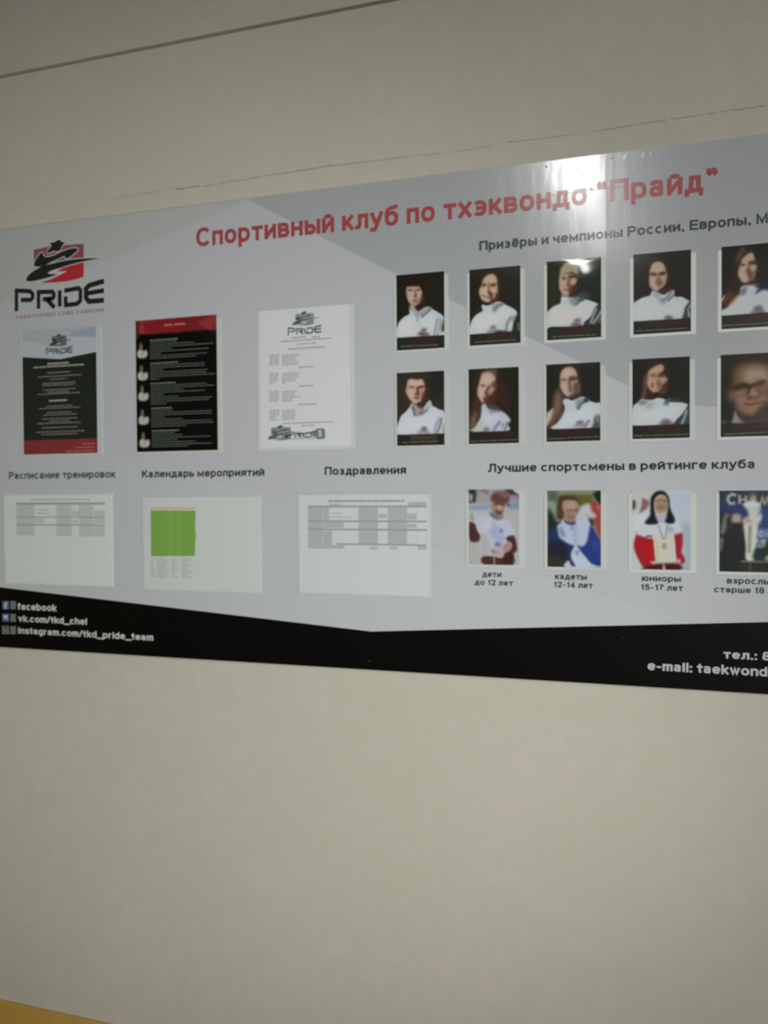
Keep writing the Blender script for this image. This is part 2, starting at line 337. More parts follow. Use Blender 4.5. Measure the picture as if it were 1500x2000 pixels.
facet([dl, dr, fr, (vx, vz), (BX0+e, lz)], print_m('board_grey_lower', (176, 182, 184), (700, 1190)))
#facet([B(850, 1066), B(905, 1040), B(1480, 1180), dr], print_m('board_grey_lower_right', (165, 172, 174), (1200, 1160)))
band_m = mat('board_black', (0.0022, 0.0022, 0.0016), 0.32, 0.28)
facet([(BX0, BZ0), (BX1, BZ0), (BX1, rz), (vx, vz), (BX0, lz)], band_m, YF-0.00008, 'black_band')
edge = bbox('lower_edge', BX0, BX1, Y0-0.00005, -0.0009, BZ0-0.0005, BZ0, band_m)

RED, DK = (134, 58, 60), (36, 43, 46)
text('title_lettering', 'Спортивный клуб по тхэквондо “Прайд”', (383, 478.5), (1401, 376), 37, RED, board)
text('heading_lettering', 'Призёры и чемпионы России, Европы, Мира', (936, 488), (1467, 440), 18.5, DK, board, fit='Призёры и чемпионы России, Европы,')
text('heading_lettering', 'Расписание тренировок', (17, 935), (225, 933.5), 14.0, (52, 62, 66), board)
text('heading_lettering', 'Календарь мероприятий', (277, 932.5), (516, 930), 14.5, DK, board)
text('heading_lettering', 'Поздравления', (634, 928), (793, 925.5), 16, DK, board)
text('heading_lettering', 'Лучшие спортсмены в рейтинге клуба', (953, 922), (1475, 915), 16.5, DK, board)
CAPT = (48, 56, 56)
for body, l, r, h, ref, fit in [
    ('дети', (942, 1127), (979, 1127.5), 8.6, 'x', None), ('до 12 лет', (927, 1142.8), (1002, 1144), 11, 'cap', None),
    ('кадеты', (1084, 1131.5), (1146, 1132.5), 9, 'x', None), ('12-14 лет', (1081, 1146.8), (1158, 1149.5), 11.4, 'cap', None),
    ('юниоры', (1253.5, 1135), (1330, 1136.5), 9, 'x', None), ('15-17 лет', (1251, 1152), (1334, 1155), 11.8, 'cap', None),
    ('взрослые', (1419.7, 1139.5), (1490, 1142), 9.4, 'x', 'взросл'), ('старше 18 лет', (1394.7, 1157), (1493, 1159.5), 12, 'cap', 'старше 18')]:
    text('caption_lettering', body, l, r, h, CAPT, board, ref=ref, fit=fit)
PALE = (168, 172, 172)
YB2 = YI
text('contact_lettering', 'facebook', (34, 1191), (110, 1194), 13.5, PALE, board, ref='asc')
text('contact_lettering', 'vk.com/tkd_chel', (35.5, 1214.5), (169.5, 1220), 12.8, PALE, board, ref='asc')
text('contact_lettering', 'instagram.com/tkd_pride_team', (35, 1238), (299, 1251), 12.8, PALE, board, ref='asc')
text('contact_lettering', 'тел.: 8', (1413, 1286.5), (1479, 1288.5), 12.5, PALE, board, ref='x', fit='тел.:')
text('contact_lettering', 'e-mail: taekwond', (1265, 1308.5), (1499, 1322), 18.5, PALE, board, ref='asc')
# social icons
def px_poly(fl, pts, y): fl.poly([B(*p) for p in pts][::-1], y)
def flat_px(name, pts_list, rgb, parent, y=YI, at=None, smooth=0, **props):
    fl = Flat()
    for pts in pts_list:
        if smooth: pts = crom(pts, smooth)
        fl.poly([B(*p) for p in pts], y)
    at = at or pts_list[0][0]
    return fl.build(name, ink(rgb, *B(*at), parent=parent), parent, **props)
def sq(x0, x1, y0, y1): return [(x0, y0), (x1, y0+0.3), (x1, y1+0.3), (x0, y1)]
flat_px('social_icon', [sq(4.5, 17, 1174, 1190)], (70, 88, 125), board)
flat_px('social_icon', [sq(4.5, 17, 1198.5, 1214)], (70, 84, 112), board)
flat_px('social_icon', [sq(4, 17, 1222.5, 1238)], (105, 108, 108), board)
for a, b_ in ((1174, 1190), (1199, 1214.5), (1223, 1238.5)): flat_px('social_icon', [sq(20, 30.5, a, b_)], (92, 96, 96), board)
flat_px('icon_glyph', [ribbon([(14, 1178), (11.5, 1178), (10, 1180.5), (10, 1189)], 2.4), ribbon([(7, 1183), (13.5, 1183.2)], 2)], (200, 205, 210), board, YI-0.0001)
flat_px('icon_glyph', [ribbon([(6.5, 1202), (9.5, 1209), (11.5, 1209)], 2.2), ribbon([(10.5, 1202), (10.5, 1210)], 2.0), ribbon([(14.5, 1202), (11.5, 1206), (15, 1210)], 2.0)], (200, 205, 210), board, YI-0.0001)
ring = crom([(10.5+3.6*math.cos(t), 1231+4.2*math.sin(t)) for t in [i*math.pi/4 for i in range(8)]], 3)
flat_px('icon_glyph', [ribbon(ring+[ring[0]], 1.6), ribbon([(5, 1226), (8, 1224.5), (16, 1225)], 1.6)], (30, 32, 32), board, YI-0.0001)

# ---- the club emblem, traced once in its own coordinates
LG = lambda x, y: B(x/5.769, 440+y/5.769)
def emb(pts, smooth=3): return crom([LG(*p) for p in pts], smooth)
def P_(s): return [tuple(float(v) for v in p.split(',')) for p in s.split()]
E_RED1 = [LG(*p) for p in P_('378,275 560,236 940,207 941,420 378,420')]
E_RED2 = [LG(*p) for p in P_('560,420 941,415 941,578 870,604 760,628 640,643 520,646 425,640 470,560')]
E_STAR = [LG(*p) for p in P_('560,196 612,190 650,163 682,168 692,186 730,191 712,216 692,240 690,268 655,293 600,288 560,308 520,311 530,288 575,240 572,214')]
E_UP = emb(P_('470,303 490,342 530,358 620,332 700,294 790,263 850,257 876,274 850,306 800,345 762,370 733,366 722,346 690,360 560,420 450,462 400,464 382,448 390,405 425,350'))
E_LOW = emb(P_('1120,369 960,373 800,386 650,415 500,455 400,500 330,550 294,600 300,626 345,633 450,612 560,583 645,553 590,549 537,541 570,514 680,478 800,440 960,402'))
E_ZIG = [LG(*p) for p in P_('575,512 690,487 640,520 755,516 660,566 560,612 440,646 400,640 560,583 650,553 536,543')]
def grow(poly, d):
    c = [np.array(p) for p in poly]; A = sum(c[i-1][0]*c[i][1]-c[i][0]*c[i-1][1] for i in range(len(c))); s = 1 if A > 0 else -1
    out = []
    for i in range(len(c)):
        t = c[(i+1) % len(c)]-c[i-1]; t = t/max(np.linalg.norm(t), 1e-9)
        out.append(tuple(c[i]+s*d*np.array([t[1], -t[0]])))
    return out
STK = [('183,968 183,735 335,742 366,772 366,812 345,840 232,842', 37), ('432,940 432,752 588,748 604,772 604,806 588,823 478,834', 37), ('528,836 612,927', 40),
       ('671,730 671,916', 38), ('722,737 885,708 904,732 904,845 868,884 738,899 738,800', 37), ('1170,628 1005,676 967,712 967,815 1000,858 1170,843', 42), ('985,766 1170,733', 38)]
E_LET = []
for s_, w_ in STK:
    E_LET.append(([LG(*p) for p in P_(s_)], w_/5.769*0.00160))
def emblem(parent, cx, cz, scale, y, dark, red1, red2, pale, letters=True, squash=1.0, letters_at=None):
    ox, oz = LG(668, 560)
    T = lambda pts: [(cx+(p[0]-ox)*scale, cz+(p[1]-oz)*scale*squash) for p in pts]
    fl = Flat(); fl.poly(T(E_RED1), y); fl.build('emblem_red_upper', ink(red1, cx, cz, parent=parent), parent)
    fl = Flat(); fl.poly(T(E_RED2), y); fl.build('emblem_red_lower', ink(red2, cx, cz, parent=parent), parent)
    g = 0.0021*scale
    fl = Flat()
    for q in (E_STAR, E_UP, E_LOW): fl.poly(grow(T(q), g), y-0.00006)
    fl.poly(T(E_ZIG), y-0.00009)
    fl.build('emblem_outline', ink(pale, cx, cz, parent=parent), parent)
    fl = Flat()
    for q in (E_STAR, E_UP, E_LOW): fl.poly(T(q), y-0.00014)
    fl.build('emblem_swoosh', ink(dark, cx, cz, parent=parent), parent)
    fl = Flat()
    if letters:
        for q, w_ in E_LET: fl.poly(T(ribbon(q, w_)), y-0.0001)
        fl.build('emblem_lettering', ink(dark, cx, cz, parent=parent), parent)
ox, oz = LG(668, 560)
emblem(board, ox, oz, 1.0, YI, (24, 28, 28), (112, 60, 66), (142, 36, 44), (152, 155, 158))
text('emblem_subtitle', 'TAEKWONDO CHELYABINSK', (29, 622.5), (203, 609), 6.6, (124, 88, 92), board, w=0.17)

# ---- dark marks, screws and a torn bit of film on the board
flat_px('dark_mark', [ribbon([(1050, 386), (1075, 382), (1100, 379), (1128, 373), (1160, 371), (1200, 366), (1262, 361)], 1.1)], (88, 88, 84), board, YI-0.0002, at=(1150, 372))  # thin dark line drawn across the end of the title
flat_px('dark_mark', [crom([(1135, 370), (1140, 366), (1146, 369), (1143, 374), (1137, 374)], 3), crom([(1151, 368), (1155, 365.5), (1159, 368.5), (1156, 372), (1152, 372)], 3)], (95, 100, 98), board, YI-0.00025, at=(1145, 370))  # two dark spots of the distorted lamp reflection, painted on
def screw(px, py, r=0.0022, rgb=(85, 85, 82)):
    x, z = B(px, py); bm = bmesh.new()
    bmesh.ops.create_cone(bm, cap_ends=True, segments=14, radius1=r, radius2=r*0.6, depth=0.0012, matrix=Matrix.Translation((x-O[0], Y0-0.0006-O[1], z-O[2])) @ Matrix.Rotation(math.pi/2, 4, 'X'))
    me = bpy.data.meshes.new('screw'); bm.to_mesh(me); bm.free(); link('screw', me, ink(rgb, x, z), board)
screw(1067, 325); screw(1127, 330, 0.0018, (140, 145, 140)); screw(1195, 308, 0.0018); screw(721, 1291, 0.0012, (110, 110, 105)); screw(1216, 1245, 0.0022, (40, 42, 42)); screw(715, 370, 0.0014); screw(865, 1188 - 815, 0.001)
for pts in ([(1216, 306), (1223, 298), (1226, 300), (1221, 312), (1217, 314)], [(1252, 301), (1258, 296), (1259, 300), (1255, 310)], [(1268, 298), (1272, 296), (1270, 307)]):
    flat_px('film_tear', [pts], (205, 208, 208), board, YI-0.0002, at=pts[0])

# ---------------------------------------------------------------- pockets, sheets and painted prints
pocket_m = {}
def pocket_mat(rgb, x, z):
    a = tuple(round(v, 3) for v in alb(rgb, x, z))
    return mat('pocket_%d_%d_%d' % tuple(int(v*1000) for v in a), a, 0.35, 0.4)
def film_fn(rough, fac):
    def fn(nt, b):
        N = nt.nodes; L = nt.links; out = [n for n in N if n.type == 'OUTPUT_MATERIAL'][0]; N.remove(b)
        t = N.new('ShaderNodeBsdfTransparent'); t.inputs[0].default_value = (1, 1, 1, 1)
        g = N.new('ShaderNodeBsdfGlossy'); g.inputs['Roughness'].default_value = rough; mx = N.new('ShaderNodeMixShader')
        mx.inputs[0].default_value = fac
        L.new(t.outputs[0], mx.inputs[1]); L.new(g.outputs[0], mx.inputs[2]); L.new(mx.outputs[0], out.inputs[0])
    return fn
film_m = mat('clear_film', None, fn=film_fn(0.18, 0.028))
film_shiny = mat('clear_film_shiny', None, fn=film_fn(0.07, 0.06))
def slab(name, parent, x0, x1, z0, z1, y0, y1, material):
    l = parent.location
    return box(name, x0-l[0], x1-l[0], y0-l[1], y1-l[1], z0-l[2], z1-l[2], material, parent)
def film(parent, x0, x1, z0, z1, lift=0.0009, fall=0.012, m_=None):
    l = parent.location; v = []; f = []; nx, nz = 10, 28
    zs = [z1-(z1-z0)*(j/nz)**1.6 for j in range(nz+1)]
    for j, z in enumerate(zs):
        for i in range(nx+1):
            x = x0+(x1-x0)*i/nx
            y = YS-0.0002-lift*(1-math.exp(-(z1-z)/fall))*(0.55+0.45*math.sin(math.pi*i/nx))*min(1, (z-z0)/0.01+0.05)
            v.append((x-l[0], y-l[1], z-l[2]))
    for j in range(nz):
        for i in range(nx):
            a = j*(nx+1)+i; f.append([a, a+nx+1, a+nx+2, a+1])
    me = bpy.data.meshes.new('pocket_film'); me.from_pydata(v, [], f); me.update()
    me.shade_smooth() if hasattr(me, 'shade_smooth') else None
    return link('pocket_film', me, m_ or film_m, parent)
def print_fn(nt, b):
    a = nt.nodes.new('ShaderNodeVertexColor'); a.layer_name = 'ink'
    nt.links.new(a.outputs[0], b.inputs['Base Color'])
photo_m = mat('photo_print', None, 0.38, 0.15, print_fn)
def seg_sd(P, poly):
    """signed distance (negative inside) of points P to a polygon"""
    V = np.array(poly); d = np.full(len(P), 1e9); ins = np.zeros(len(P), bool); n = len(V)
    for i in range(n):
        a, b = V[i-1], V[i]; e_ = b-a; w = P-a
        t = np.clip((w@e_)/max(e_@e_, 1e-12), 0, 1); q = w-t[:, None]*e_
        d = np.minimum(d, (q*q).sum(1))
        c = ((a[1] > P[:, 1]) != (b[1] > P[:, 1]))
        if c.any():
            xx = a[0]+(P[:, 1]-a[1])*e_[0]/(e_[1] if abs(e_[1]) > 1e-12 else 1e-12)
            ins ^= c & (P[:, 0] < xx)
    d = np.sqrt(d); return np.where(ins, -d, d)
def paint(parent, name, corners, crop, bg, strokes, ystep=None, y=YS, step=0.0011, gain=1.0):
    """a flat photographic print: soft-edged shapes painted into the colours of a fine grid.
    corners: TL TR BR BL in the photograph; crop: (x, y, scale) of the drawing coordinates"""
    C4 = [B(*p) for p in corners]
    x0 = (C4[0][0]+C4[3][0])/2; x1 = (C4[1][0]+C4[2][0])/2; z1 = (C4[0][1]+C4[1][1])/2; z0 = (C4[2][1]+C4[3][1])/2
    nx = max(8, int((x1-x0)/step)); nz = max(8, int((z1-z0)/step))
    X, Z = np.meshgrid(np.linspace(x0, x1, nx+1), np.linspace(z1, z0, nz+1)); P = np.stack([X.ravel(), Z.ravel()], 1)
    ox_, oy_, s = crop
    T = lambda p: B(ox_+p[0]/s, oy_+p[1]/s)
    mm = 0.00102
    img = np.tile(np.array([float(c) for c in bg]), (len(P), 1))
    for st in strokes.strip().split('\n'):
        t = st.split()
        if not t: continue
        k, rgb, soft = t[0], np.array([float(c) for c in t[1].split(',')]), float(t[2])*mm
        op = 1.0
        if k[-1].isdigit(): op = int(k[1:])/10; k = k[0]
        if k == 'P' or k == 'Q':
            pts = [tuple(float(v) for v in q.split(',')) for q in t[3:]]
            if k == 'P': pts = crom(pts, 3)
            sd = seg_sd(P, [T(p) for p in pts])
        elif k == 'E':
            c = [float(v) for v in t[3].split(',')]; r = [float(v) for v in t[4].split(',')]; an = math.radians(float(t[5])) if len(t) > 5 else 0
            pts = [(c[0]+r[0]*math.cos(a)*math.cos(an)-r[1]*math.sin(a)*math.sin(an), c[1]+r[0]*math.cos(a)*math.sin(an)+r[1]*math.sin(a)*math.cos(an)) for a in [i*math.pi/8 for i in range(16)]]
            sd = seg_sd(P, [T(p) for p in pts])
        elif k == 'L':
            w = float(t[3]); pts = [tuple(float(v) for v in q.split(',')) for q in t[4:]]
            sd = seg_sd(P, [T(p) for p in ribbon(pts, w)])
        u = np.clip(0.5-sd/(2*soft), 0, 1)[:, None]; u = u*u*(3-2*u)*op
        img = img*(1-u)+rgb*u
    I = illum((x0+x1)/2, (z0+z1)/2)/gain
    c = img/255.0; c = np.where(c <= 0.04045, c/12.92, ((c+0.055)/1.055)**2.4); c = (c-0.005)/I; c = np.clip(c, 0.0015, 0.92)
    l = parent.location
    V = np.stack([P[:, 0]-l[0], np.full(len(P), y-l[1]), P[:, 1]-l[2]], 1)
    F = []
    for j in range(nz):
        for i in range(nx):
            a = j*(nx+1)+i; F.append((a, a+nx+1, a+nx+2, a+1))
    me = bpy.data.meshes.new(name); me.from_pydata(V.tolist(), [], F); me.update()
    ca = me.color_attributes.new('ink', 'FLOAT_COLOR', 'POINT')
    ca.data.foreach_set('color', np.concatenate([c, np.ones((len(c), 1))], 1).astype(np.float32).ravel())
    me.materials.append(photo_m)
    o = bpy.data.objects.new(name, me); COL.objects.link(o); o.parent = parent
    return o, (x0, x1, z0, z1)

def photo_card(label, corners, crop, bg, strokes, pad, group, rgb=(168, 174, 170), lift=0.0009, gain=1.0):
    C4 = [B(*p) for p in corners]
    x0 = (C4[0][0]+C4[3][0])/2; x1 = (C4[1][0]+C4[2][0])/2; z1 = (C4[0][1]+C4[1][1])/2; z0 = (C4[2][1]+C4[3][1])/2
    root = empty('photo_card', (x0+x1)/2, Y0, z0-0.006, label, 'photograph', group)
    xa, xb = x0-0.0058*pad, x1+0.0078*pad
    slab('pocket', root, xa, xb, z0-0.0055, z1-0.006, YP0, YP1, pocket_mat(rgb, (x0+x1)/2, (z0+z1)/2))
    slab('photo_paper', root, x0, x1, z0, z1, YP1+0.0012-0.0001, YS+0.00005, mat('paper_white', (0.8, 0.8, 0.79), 0.5, 0.4))
    paint(root, 'photo_print', corners, crop, bg, strokes, gain=gain)
    film(root, x0-0.001, x1+0.001, z0-0.001, z1+0.001, lift, 0.012, film_shiny if lift > 0.001 else None)
    return root

exec_strokes = {}
def band(yl, yr, bl, br, x0, x1, tx0, tx1, ty0, ty1, w=30, mr=(58, 34, 36)):
    """dark caption band with a maroon middle and one line of small pale writing"""
    xm = (x0+x1)/2; d = x1-x0
    r = 'Q 36,38,33 1.2 %g,%g %g,%g %g,%g %g,%g\n' % (x0-30, yl, x1+30, yr, x1+30, br+40, x0-30, bl+40)
    yq = lambda x, a, b: a+(b-a)*(x-x0)/d
    r += 'Q8 %d,%d,%d 5 %g,%g %g,%g %g,%g %g,%g\n' % (*mr, x0+.25*d, yq(x0+.25*d, yl, yr)+25, x0+.85*d, yq(x0+.85*d, yl, yr)+25, x0+.82*d, yq(x0+.82*d, yl, yr)+.55*(br-yr), x0+.28*d, yq(x0+.28*d, yl, yr)+.55*(bl-yl))
    rnd = random.Random(int(yl*7+x0)); x = tx0
    while x < tx1-20:
        w_ = rnd.uniform(90, 240); xe = min(x+w_, tx1)
        f = lambda q: ty0+(ty1-ty0)*(q-tx0)/(tx1-tx0)
        r += 'L8 118,116,108 1.2 %g %g,%g %g,%g\n' % (w*0.62, x, f(x), xe, f(xe))
        x = xe+rnd.uniform(16, 34)
    return r
# ---------------------------------------------------------------- paper sheets in pockets
rnd = random.Random(11)
class Crop:
    def __init__(s, x, y, k): s.x, s.y, s.k = x, y, k
    def __call__(s, a, b): return B(s.x+a/s.k, s.y+b/s.k)
def rect_of(pts): return (pts[0][0]+pts[3][0])/2, (pts[1][0]+pts[2][0])/2, (pts[2][1]+pts[3][1])/2, (pts[0][1]+pts[1][1])/2
def bars(fl, C, lines, y, words=True, f=1.0):
    """word-like bars: (x0, x1, y, thickness) in crop coordinates"""
    for x0, x1, yy, t in lines:
        a = C(x0, yy); b = (C(x1, yy)[0], a[1]); h = t/C.k*0.00108*f; x = a[0]
        while x < b[0]-0.001:
            w = rnd.uniform(0.006, 0.022) if words else 9
            xe = min(x+w, b[0]); fl.quad(x, xe, a[1]-h/2, a[1]+h/2, y); x = xe+rnd.uniform(0.0008, 0.0016)
def put(fl, name, rgb, parent, at):
    o = fl.build(name, ink(rgb, *at, parent=parent), parent)
    if 'print' in name or 'cells' in name or 'rule' in name: o['kind'] = 'stuff'
    return o

# ---- first poster: pale head, dark body, red foot
C = Crop(30, 630, 7.407)
X0, X1, Z0, Z1 = rect_of([B(43, 646), B(187.3, 635.4), B(191.3, 884.5), B(47.5, 887.9)])
ctr = ((X0+X1)/2, (Z0+Z1)/2)
p = empty('poster', ctr[0], Y0, Z0, 'dark coaching poster with pale head and small emblem, under the big emblem', 'poster')
slab('pocket', p, X0-0.006, X1+0.013, Z0-0.006, Z1+0.001, YP0, YP1, pocket_mat((150, 158, 154), *ctr))
slab('sheet', p, X0, X1, Z0, Z1, YP1, YS, mat('poster_paper', alb((148, 155, 160), *ctr), 0.45, 0.4))
y = YS-0.00006
fl = Flat(); fl.poly([(X0, C(100, 250)[1]), C(560, 350), C(860, 110), (X1-0.002, Z1-0.001), (X0, Z1-0.001)][::-1], y); put(fl, 'head_facet', (140, 147, 152), p, ctr)
fl = Flat(); fl.poly([C(760, 200), C(860, 110), (X1, Z1-0.003), (X1, C(1160, 210)[1])], y-0.00003); put(fl, 'head_facet', (126, 136, 148), p, ctr)
fl = Flat(); fl.poly([(X0, Z0), (X1, Z0), (X1, C(1160, 425)[1]), C(645, 530), (X0, C(115, 500)[1])], y-0.00004); put(fl, 'dark_body', (30, 35, 30), p, ctr)
zr = C(640, 1692)[1]
fl = Flat(); fl.quad(X0, X1, Z0, zr, y-0.00008); put(fl, 'red_foot', (108, 42, 46), p, ctr)
emblem(p, *C(640, 315), 0.295, y-0.00004, (46, 54, 56), (84, 84, 88), (86, 84, 88), (130, 136, 142))
LS = [(465, 775, 600, 26), (265, 995, 652, 22), (465, 800, 730, 16), (325, 960, 790, 15), (505, 755, 822, 13), (395, 875, 885, 15), (395, 860, 915, 15),
      (400, 875, 977, 14), (460, 775, 1002, 13), (475, 770, 1026, 13), (325, 940, 1042, 14), (490, 750, 1134, 26), (455, 830, 1212, 14), (345, 940, 1248, 14),
      (455, 820, 1305, 13), (410, 885, 1340, 14), (385, 895, 1398, 14), (490, 790, 1430, 13), (320, 955, 1465, 14), (385, 905, 1525, 15), (310, 1000, 1588, 15), (380, 900, 1622, 14)]
fl = Flat(); bars(fl, C, [l for l in LS if l[3] < 20], y-0.0001); put(fl, 'small_print', (104, 106, 98), p, ctr)
fl = Flat(); bars(fl, C, [l for l in LS if l[3] >= 20], y-0.0001); put(fl, 'bold_print', (132, 134, 128), p, ctr)
fl = Flat(); bars(fl, C, [(970, 1150, 1755, 15), (870, 1150, 1808, 14), (740, 1150, 1860, 15)], y-0.00012); put(fl, 'foot_print', (150, 92, 90), p, ctr)
film(p, X0, X1, Z0, Z1)

# ---- second poster: red head, five small portraits
C = Crop(250, 600, 6.667)
X0, X1, Z0, Z1 = rect_of([B(263.2, 627), B(421, 615), B(427.7, 879), B(269.5, 882.7)])
ctr = ((X0+X1)/2, (Z0+Z1)/2)
p = empty('poster', ctr[0], Y0, Z0, 'black poster with red header and five small portraits down its left side', 'poster')
slab('pocket', p, X0-0.003, X1+0.010, Z0-0.006, Z1-0.004, YP0, YP1, pocket_mat((160, 166, 160), *ctr))
paint(p, 'sheet', [B_ for B_ in [(263.2, 627), (421, 615), (427.7, 879), (269.5, 882.7)]], (250, 600, 6.667), (11, 15, 13), '''
Q 104,32,36 3 60,160 1200,60 1200,290 60,360
Q 128,48,52 3 60,160 480,140 380,340 60,350
Q 112,32,36 5 200,200 640,120 700,320 220,340
Q 126,46,50 4 900,200 1200,60 1200,290 1040,290
Q6 78,44,40 5 1090,250 1200,240 1200,340 1100,330
Q5 34,30,22 8 880,330 1200,320 1200,560 1100,520
Q 78,38,32 4 80,170 160,160 140,400 80,420
L 180,120,120 2 16 470,236 580,228
L 180,120,120 2 16 605,226 750,214
'''+''.join('''
E 104,98,92 3 %d,%d 21,42
E5 60,48,42 3 %d,%d 20,20
P 96,92,88 3 %d,%d %d,%d %d,%d %d,%d
P 160,160,152 3.5 %d,%d %d,%d %d,%d %d,%d %d,%d %d,%d %d,%d %d,%d %d,%d
P6 108,104,98 3 %d,%d %d,%d %d,%d''' % tuple(v for q in ((170, -52), (168, -84), (155, -20), (185, -20), (192, 8), (152, 8), (120, 58), (128, 12), (160, -6), (205, 10), (242, 0), (256, 46), (238, 92), (178, 108), (132, 92), (176, 30), (200, 34), (192, 76)) for v in (q[0]+dx, q[1]+yy))
 for dx, yy in ((0, 560), (6, 848), (14, 1115), (18, 1425), (30, 1722))), y=YS, step=0.0013)
y = YS-0.00006
fl = Flat(); fb = Flat()
for ys, dx, lens in ((435, 0, (650, 640, 860, 1110, 570, 1060, 435, 1030, 890)), (735, 4, (650, 1000, 1000, 465, 1040, 1020, 1135, 410)), (997, 8, (620, 1025, 1125, 725, 1000, 470, 660, 1095, 1055, 500)),
                    (1318, 16, (570, 585, 1100, 1090, 475, 715, 1090, 1120, 765)), (1612, 24, (665, 610, 705, 1075, 645, 880, 1100, 785))):
    for i, L_ in enumerate(lens):
        (bars(fb, C, [(288+dx, L_, ys+i*29.5, 17)], y) if i == 0 else bars(fl, C, [(288+dx, L_, ys+i*29.5, 13)], y))
put(fl, 'small_print', (74, 82, 76), p, ctr); put(fb, 'bold_print', (98, 104, 98), p, ctr)
film(p, X0, X1, Z0, Z1)

# ---- third sheet: white letter in a pocket
C = Crop(490, 580, 6.25)
X0, X1, Z0, Z1 = rect_of([B(500.4, 608.8), B(688.4, 592), B(692.4, 876), B(505.2, 881.6)])
ctr = ((X0+X1)/2, (Z0+Z1)/2)
p = empty('letter_sheet', ctr[0], Y0, Z0, 'white printed letter with grey emblem at its top and bottom, in a clear pocket', 'notice')
slab('pocket', p, X0, X1, Z0, Z1, YP0, YP1, pocket_mat((176, 181, 183), *ctr))
sx0, sx1, sz0, sz1 = X0+0.007, X1-0.008, Z0+0.007, Z1-0.001
slab('sheet', p, sx0, sx1, sz0, sz1, YP1, YS, mat('letter_paper', alb((187, 191, 194), *ctr), 0.5, 0.4))
y = YS-0.00006
emblem(p, *C(660, 320), 0.305, y, (78, 86, 84), (122, 128, 126), (118, 124, 122), (176, 180, 180))
LS = [(500, 690, 500, 16), (745, 845, 492, 16), (370, 985, 545, 15), (565, 800, 578, 12), (455, 900, 637, 18), (585, 780, 860, 15), (590, 770, 1090, 15), (580, 805, 1315, 15), (395, 1000, 1545, 14), (615, 775, 1572, 14)]
fl = Flat(); bars(fl, C, LS, y); put(fl, 'heading_print', (140, 146, 148), p, ctr)
fl = Flat()
for y0_, rows in ((715, ((345, 590), (345, 570), (345, 540), (345, 545), (345, 585), (345, 570))), (938, ((350, 605), (345, 585), (340, 590), (335, 550), (320, 540), (300, 420))),
                  (1158, ((350, 560), (345, 545), (345, 540), (335, 615), (345, 520), (330, 500))), (1385, ((350, 560), (350, 550), (350, 545), (345, 550), (300, 540), (330, 540)))):
    for i, (a, b_) in enumerate(rows): bars(fl, C, [(225, a, y0_+i*23, 15), (382, b_, y0_+i*23, 15)], y)
put(fl, 'small_print', (152, 158, 159), p, ctr)
emblem(p, *C(372, 1718), 0.33, y, (84, 92, 90), (112, 120, 118), (106, 114, 112), (168, 172, 172), letters=False)
fl = Flat()
bx, bz = C(640, 1678); ox, oz = LG(668, 790)
for q, w_ in E_LET: fl.poly([(bx+(a-ox)*0.315, bz+(b_-oz)*0.235) for a, b_ in ribbon(q, w_*1.25)], y)
fl.poly([C(440, 1650), C(500, 1640), C(600, 1660), C(700, 1655), C(790, 1625), C(790, 1650), C(690, 1672), C(600, 1676), C(490, 1665)][::-1], y)
put(fl, 'foot_lettering', (108, 116, 114), p, ctr)
fl = Flat(); bars(fl, C, [(480, 785, 1728, 14), (480, 785, 1742, 10)], y); put(fl, 'small_print', (160, 165, 165), p, ctr)
rr = []
for cx_, cy2, a0_ in ((820, 1635, 180), (875, 1632, 270), (878, 1705, 0), (823, 1708, 90)):
    for k in range(4): rr.append((cx_+30*math.cos(math.radians(a0_+k*30)), cy2+30*math.sin(math.radians(a0_+k*30))))
fl = Flat(); fl.poly([C(*q) for q in rr], y-0.00002); put(fl, 'foot_badge', (100, 110, 106), p, ctr)
fl = Flat()
for q in ('826,1632 852,1632 858,1650 840,1664', '832,1640 834,1700', '832,1668 858,1668 862,1690 850,1704 834,1704'):
    fl.poly(ribbon([C(*t) for t in P_(q)], 0.0022), y-0.00006)
put(fl, 'badge_glyph', (186, 192, 190), p, ctr)
film(p, X0, X1, Z0, Z1, 0.0006, 0.03)

# ---- the three landscape table sheets
def table_sheet(label, corners, head_rgb, paper, lip):
    X0, X1, Z0, Z1 = rect_of([B(*q) for q in corners]); ctr = ((X0+X1)/2, (Z0+Z1)/2)
    p = empty('table_sheet', ctr[0], Y0, Z0, label, 'notice', 'landscape table sheets along the lower left')
    slab('pocket', p, X0, X1, Z0, Z1, YP0, YP1, pocket_mat(head_rgb, *ctr))
    slab('sheet', p, X0+0.0045, X1-0.0035, Z0+0.004, Z1-lip, YP1, YS, mat('table_paper_%d' % paper[0], alb(paper, *ctr), 0.5, 0.4))
    slab('pocket_lip', p, X0+0.001, X1-0.001, Z1-lip*0.55, Z1-lip*0.55+0.0016, YS-0.00002, YS-0.0003, pocket_mat(tuple(c-16 for c in head_rgb), *ctr))
    film(p, X0, X1, Z0, Z1, 0.0006, 0.03)
    return p, ctr
YT = YS-0.00006
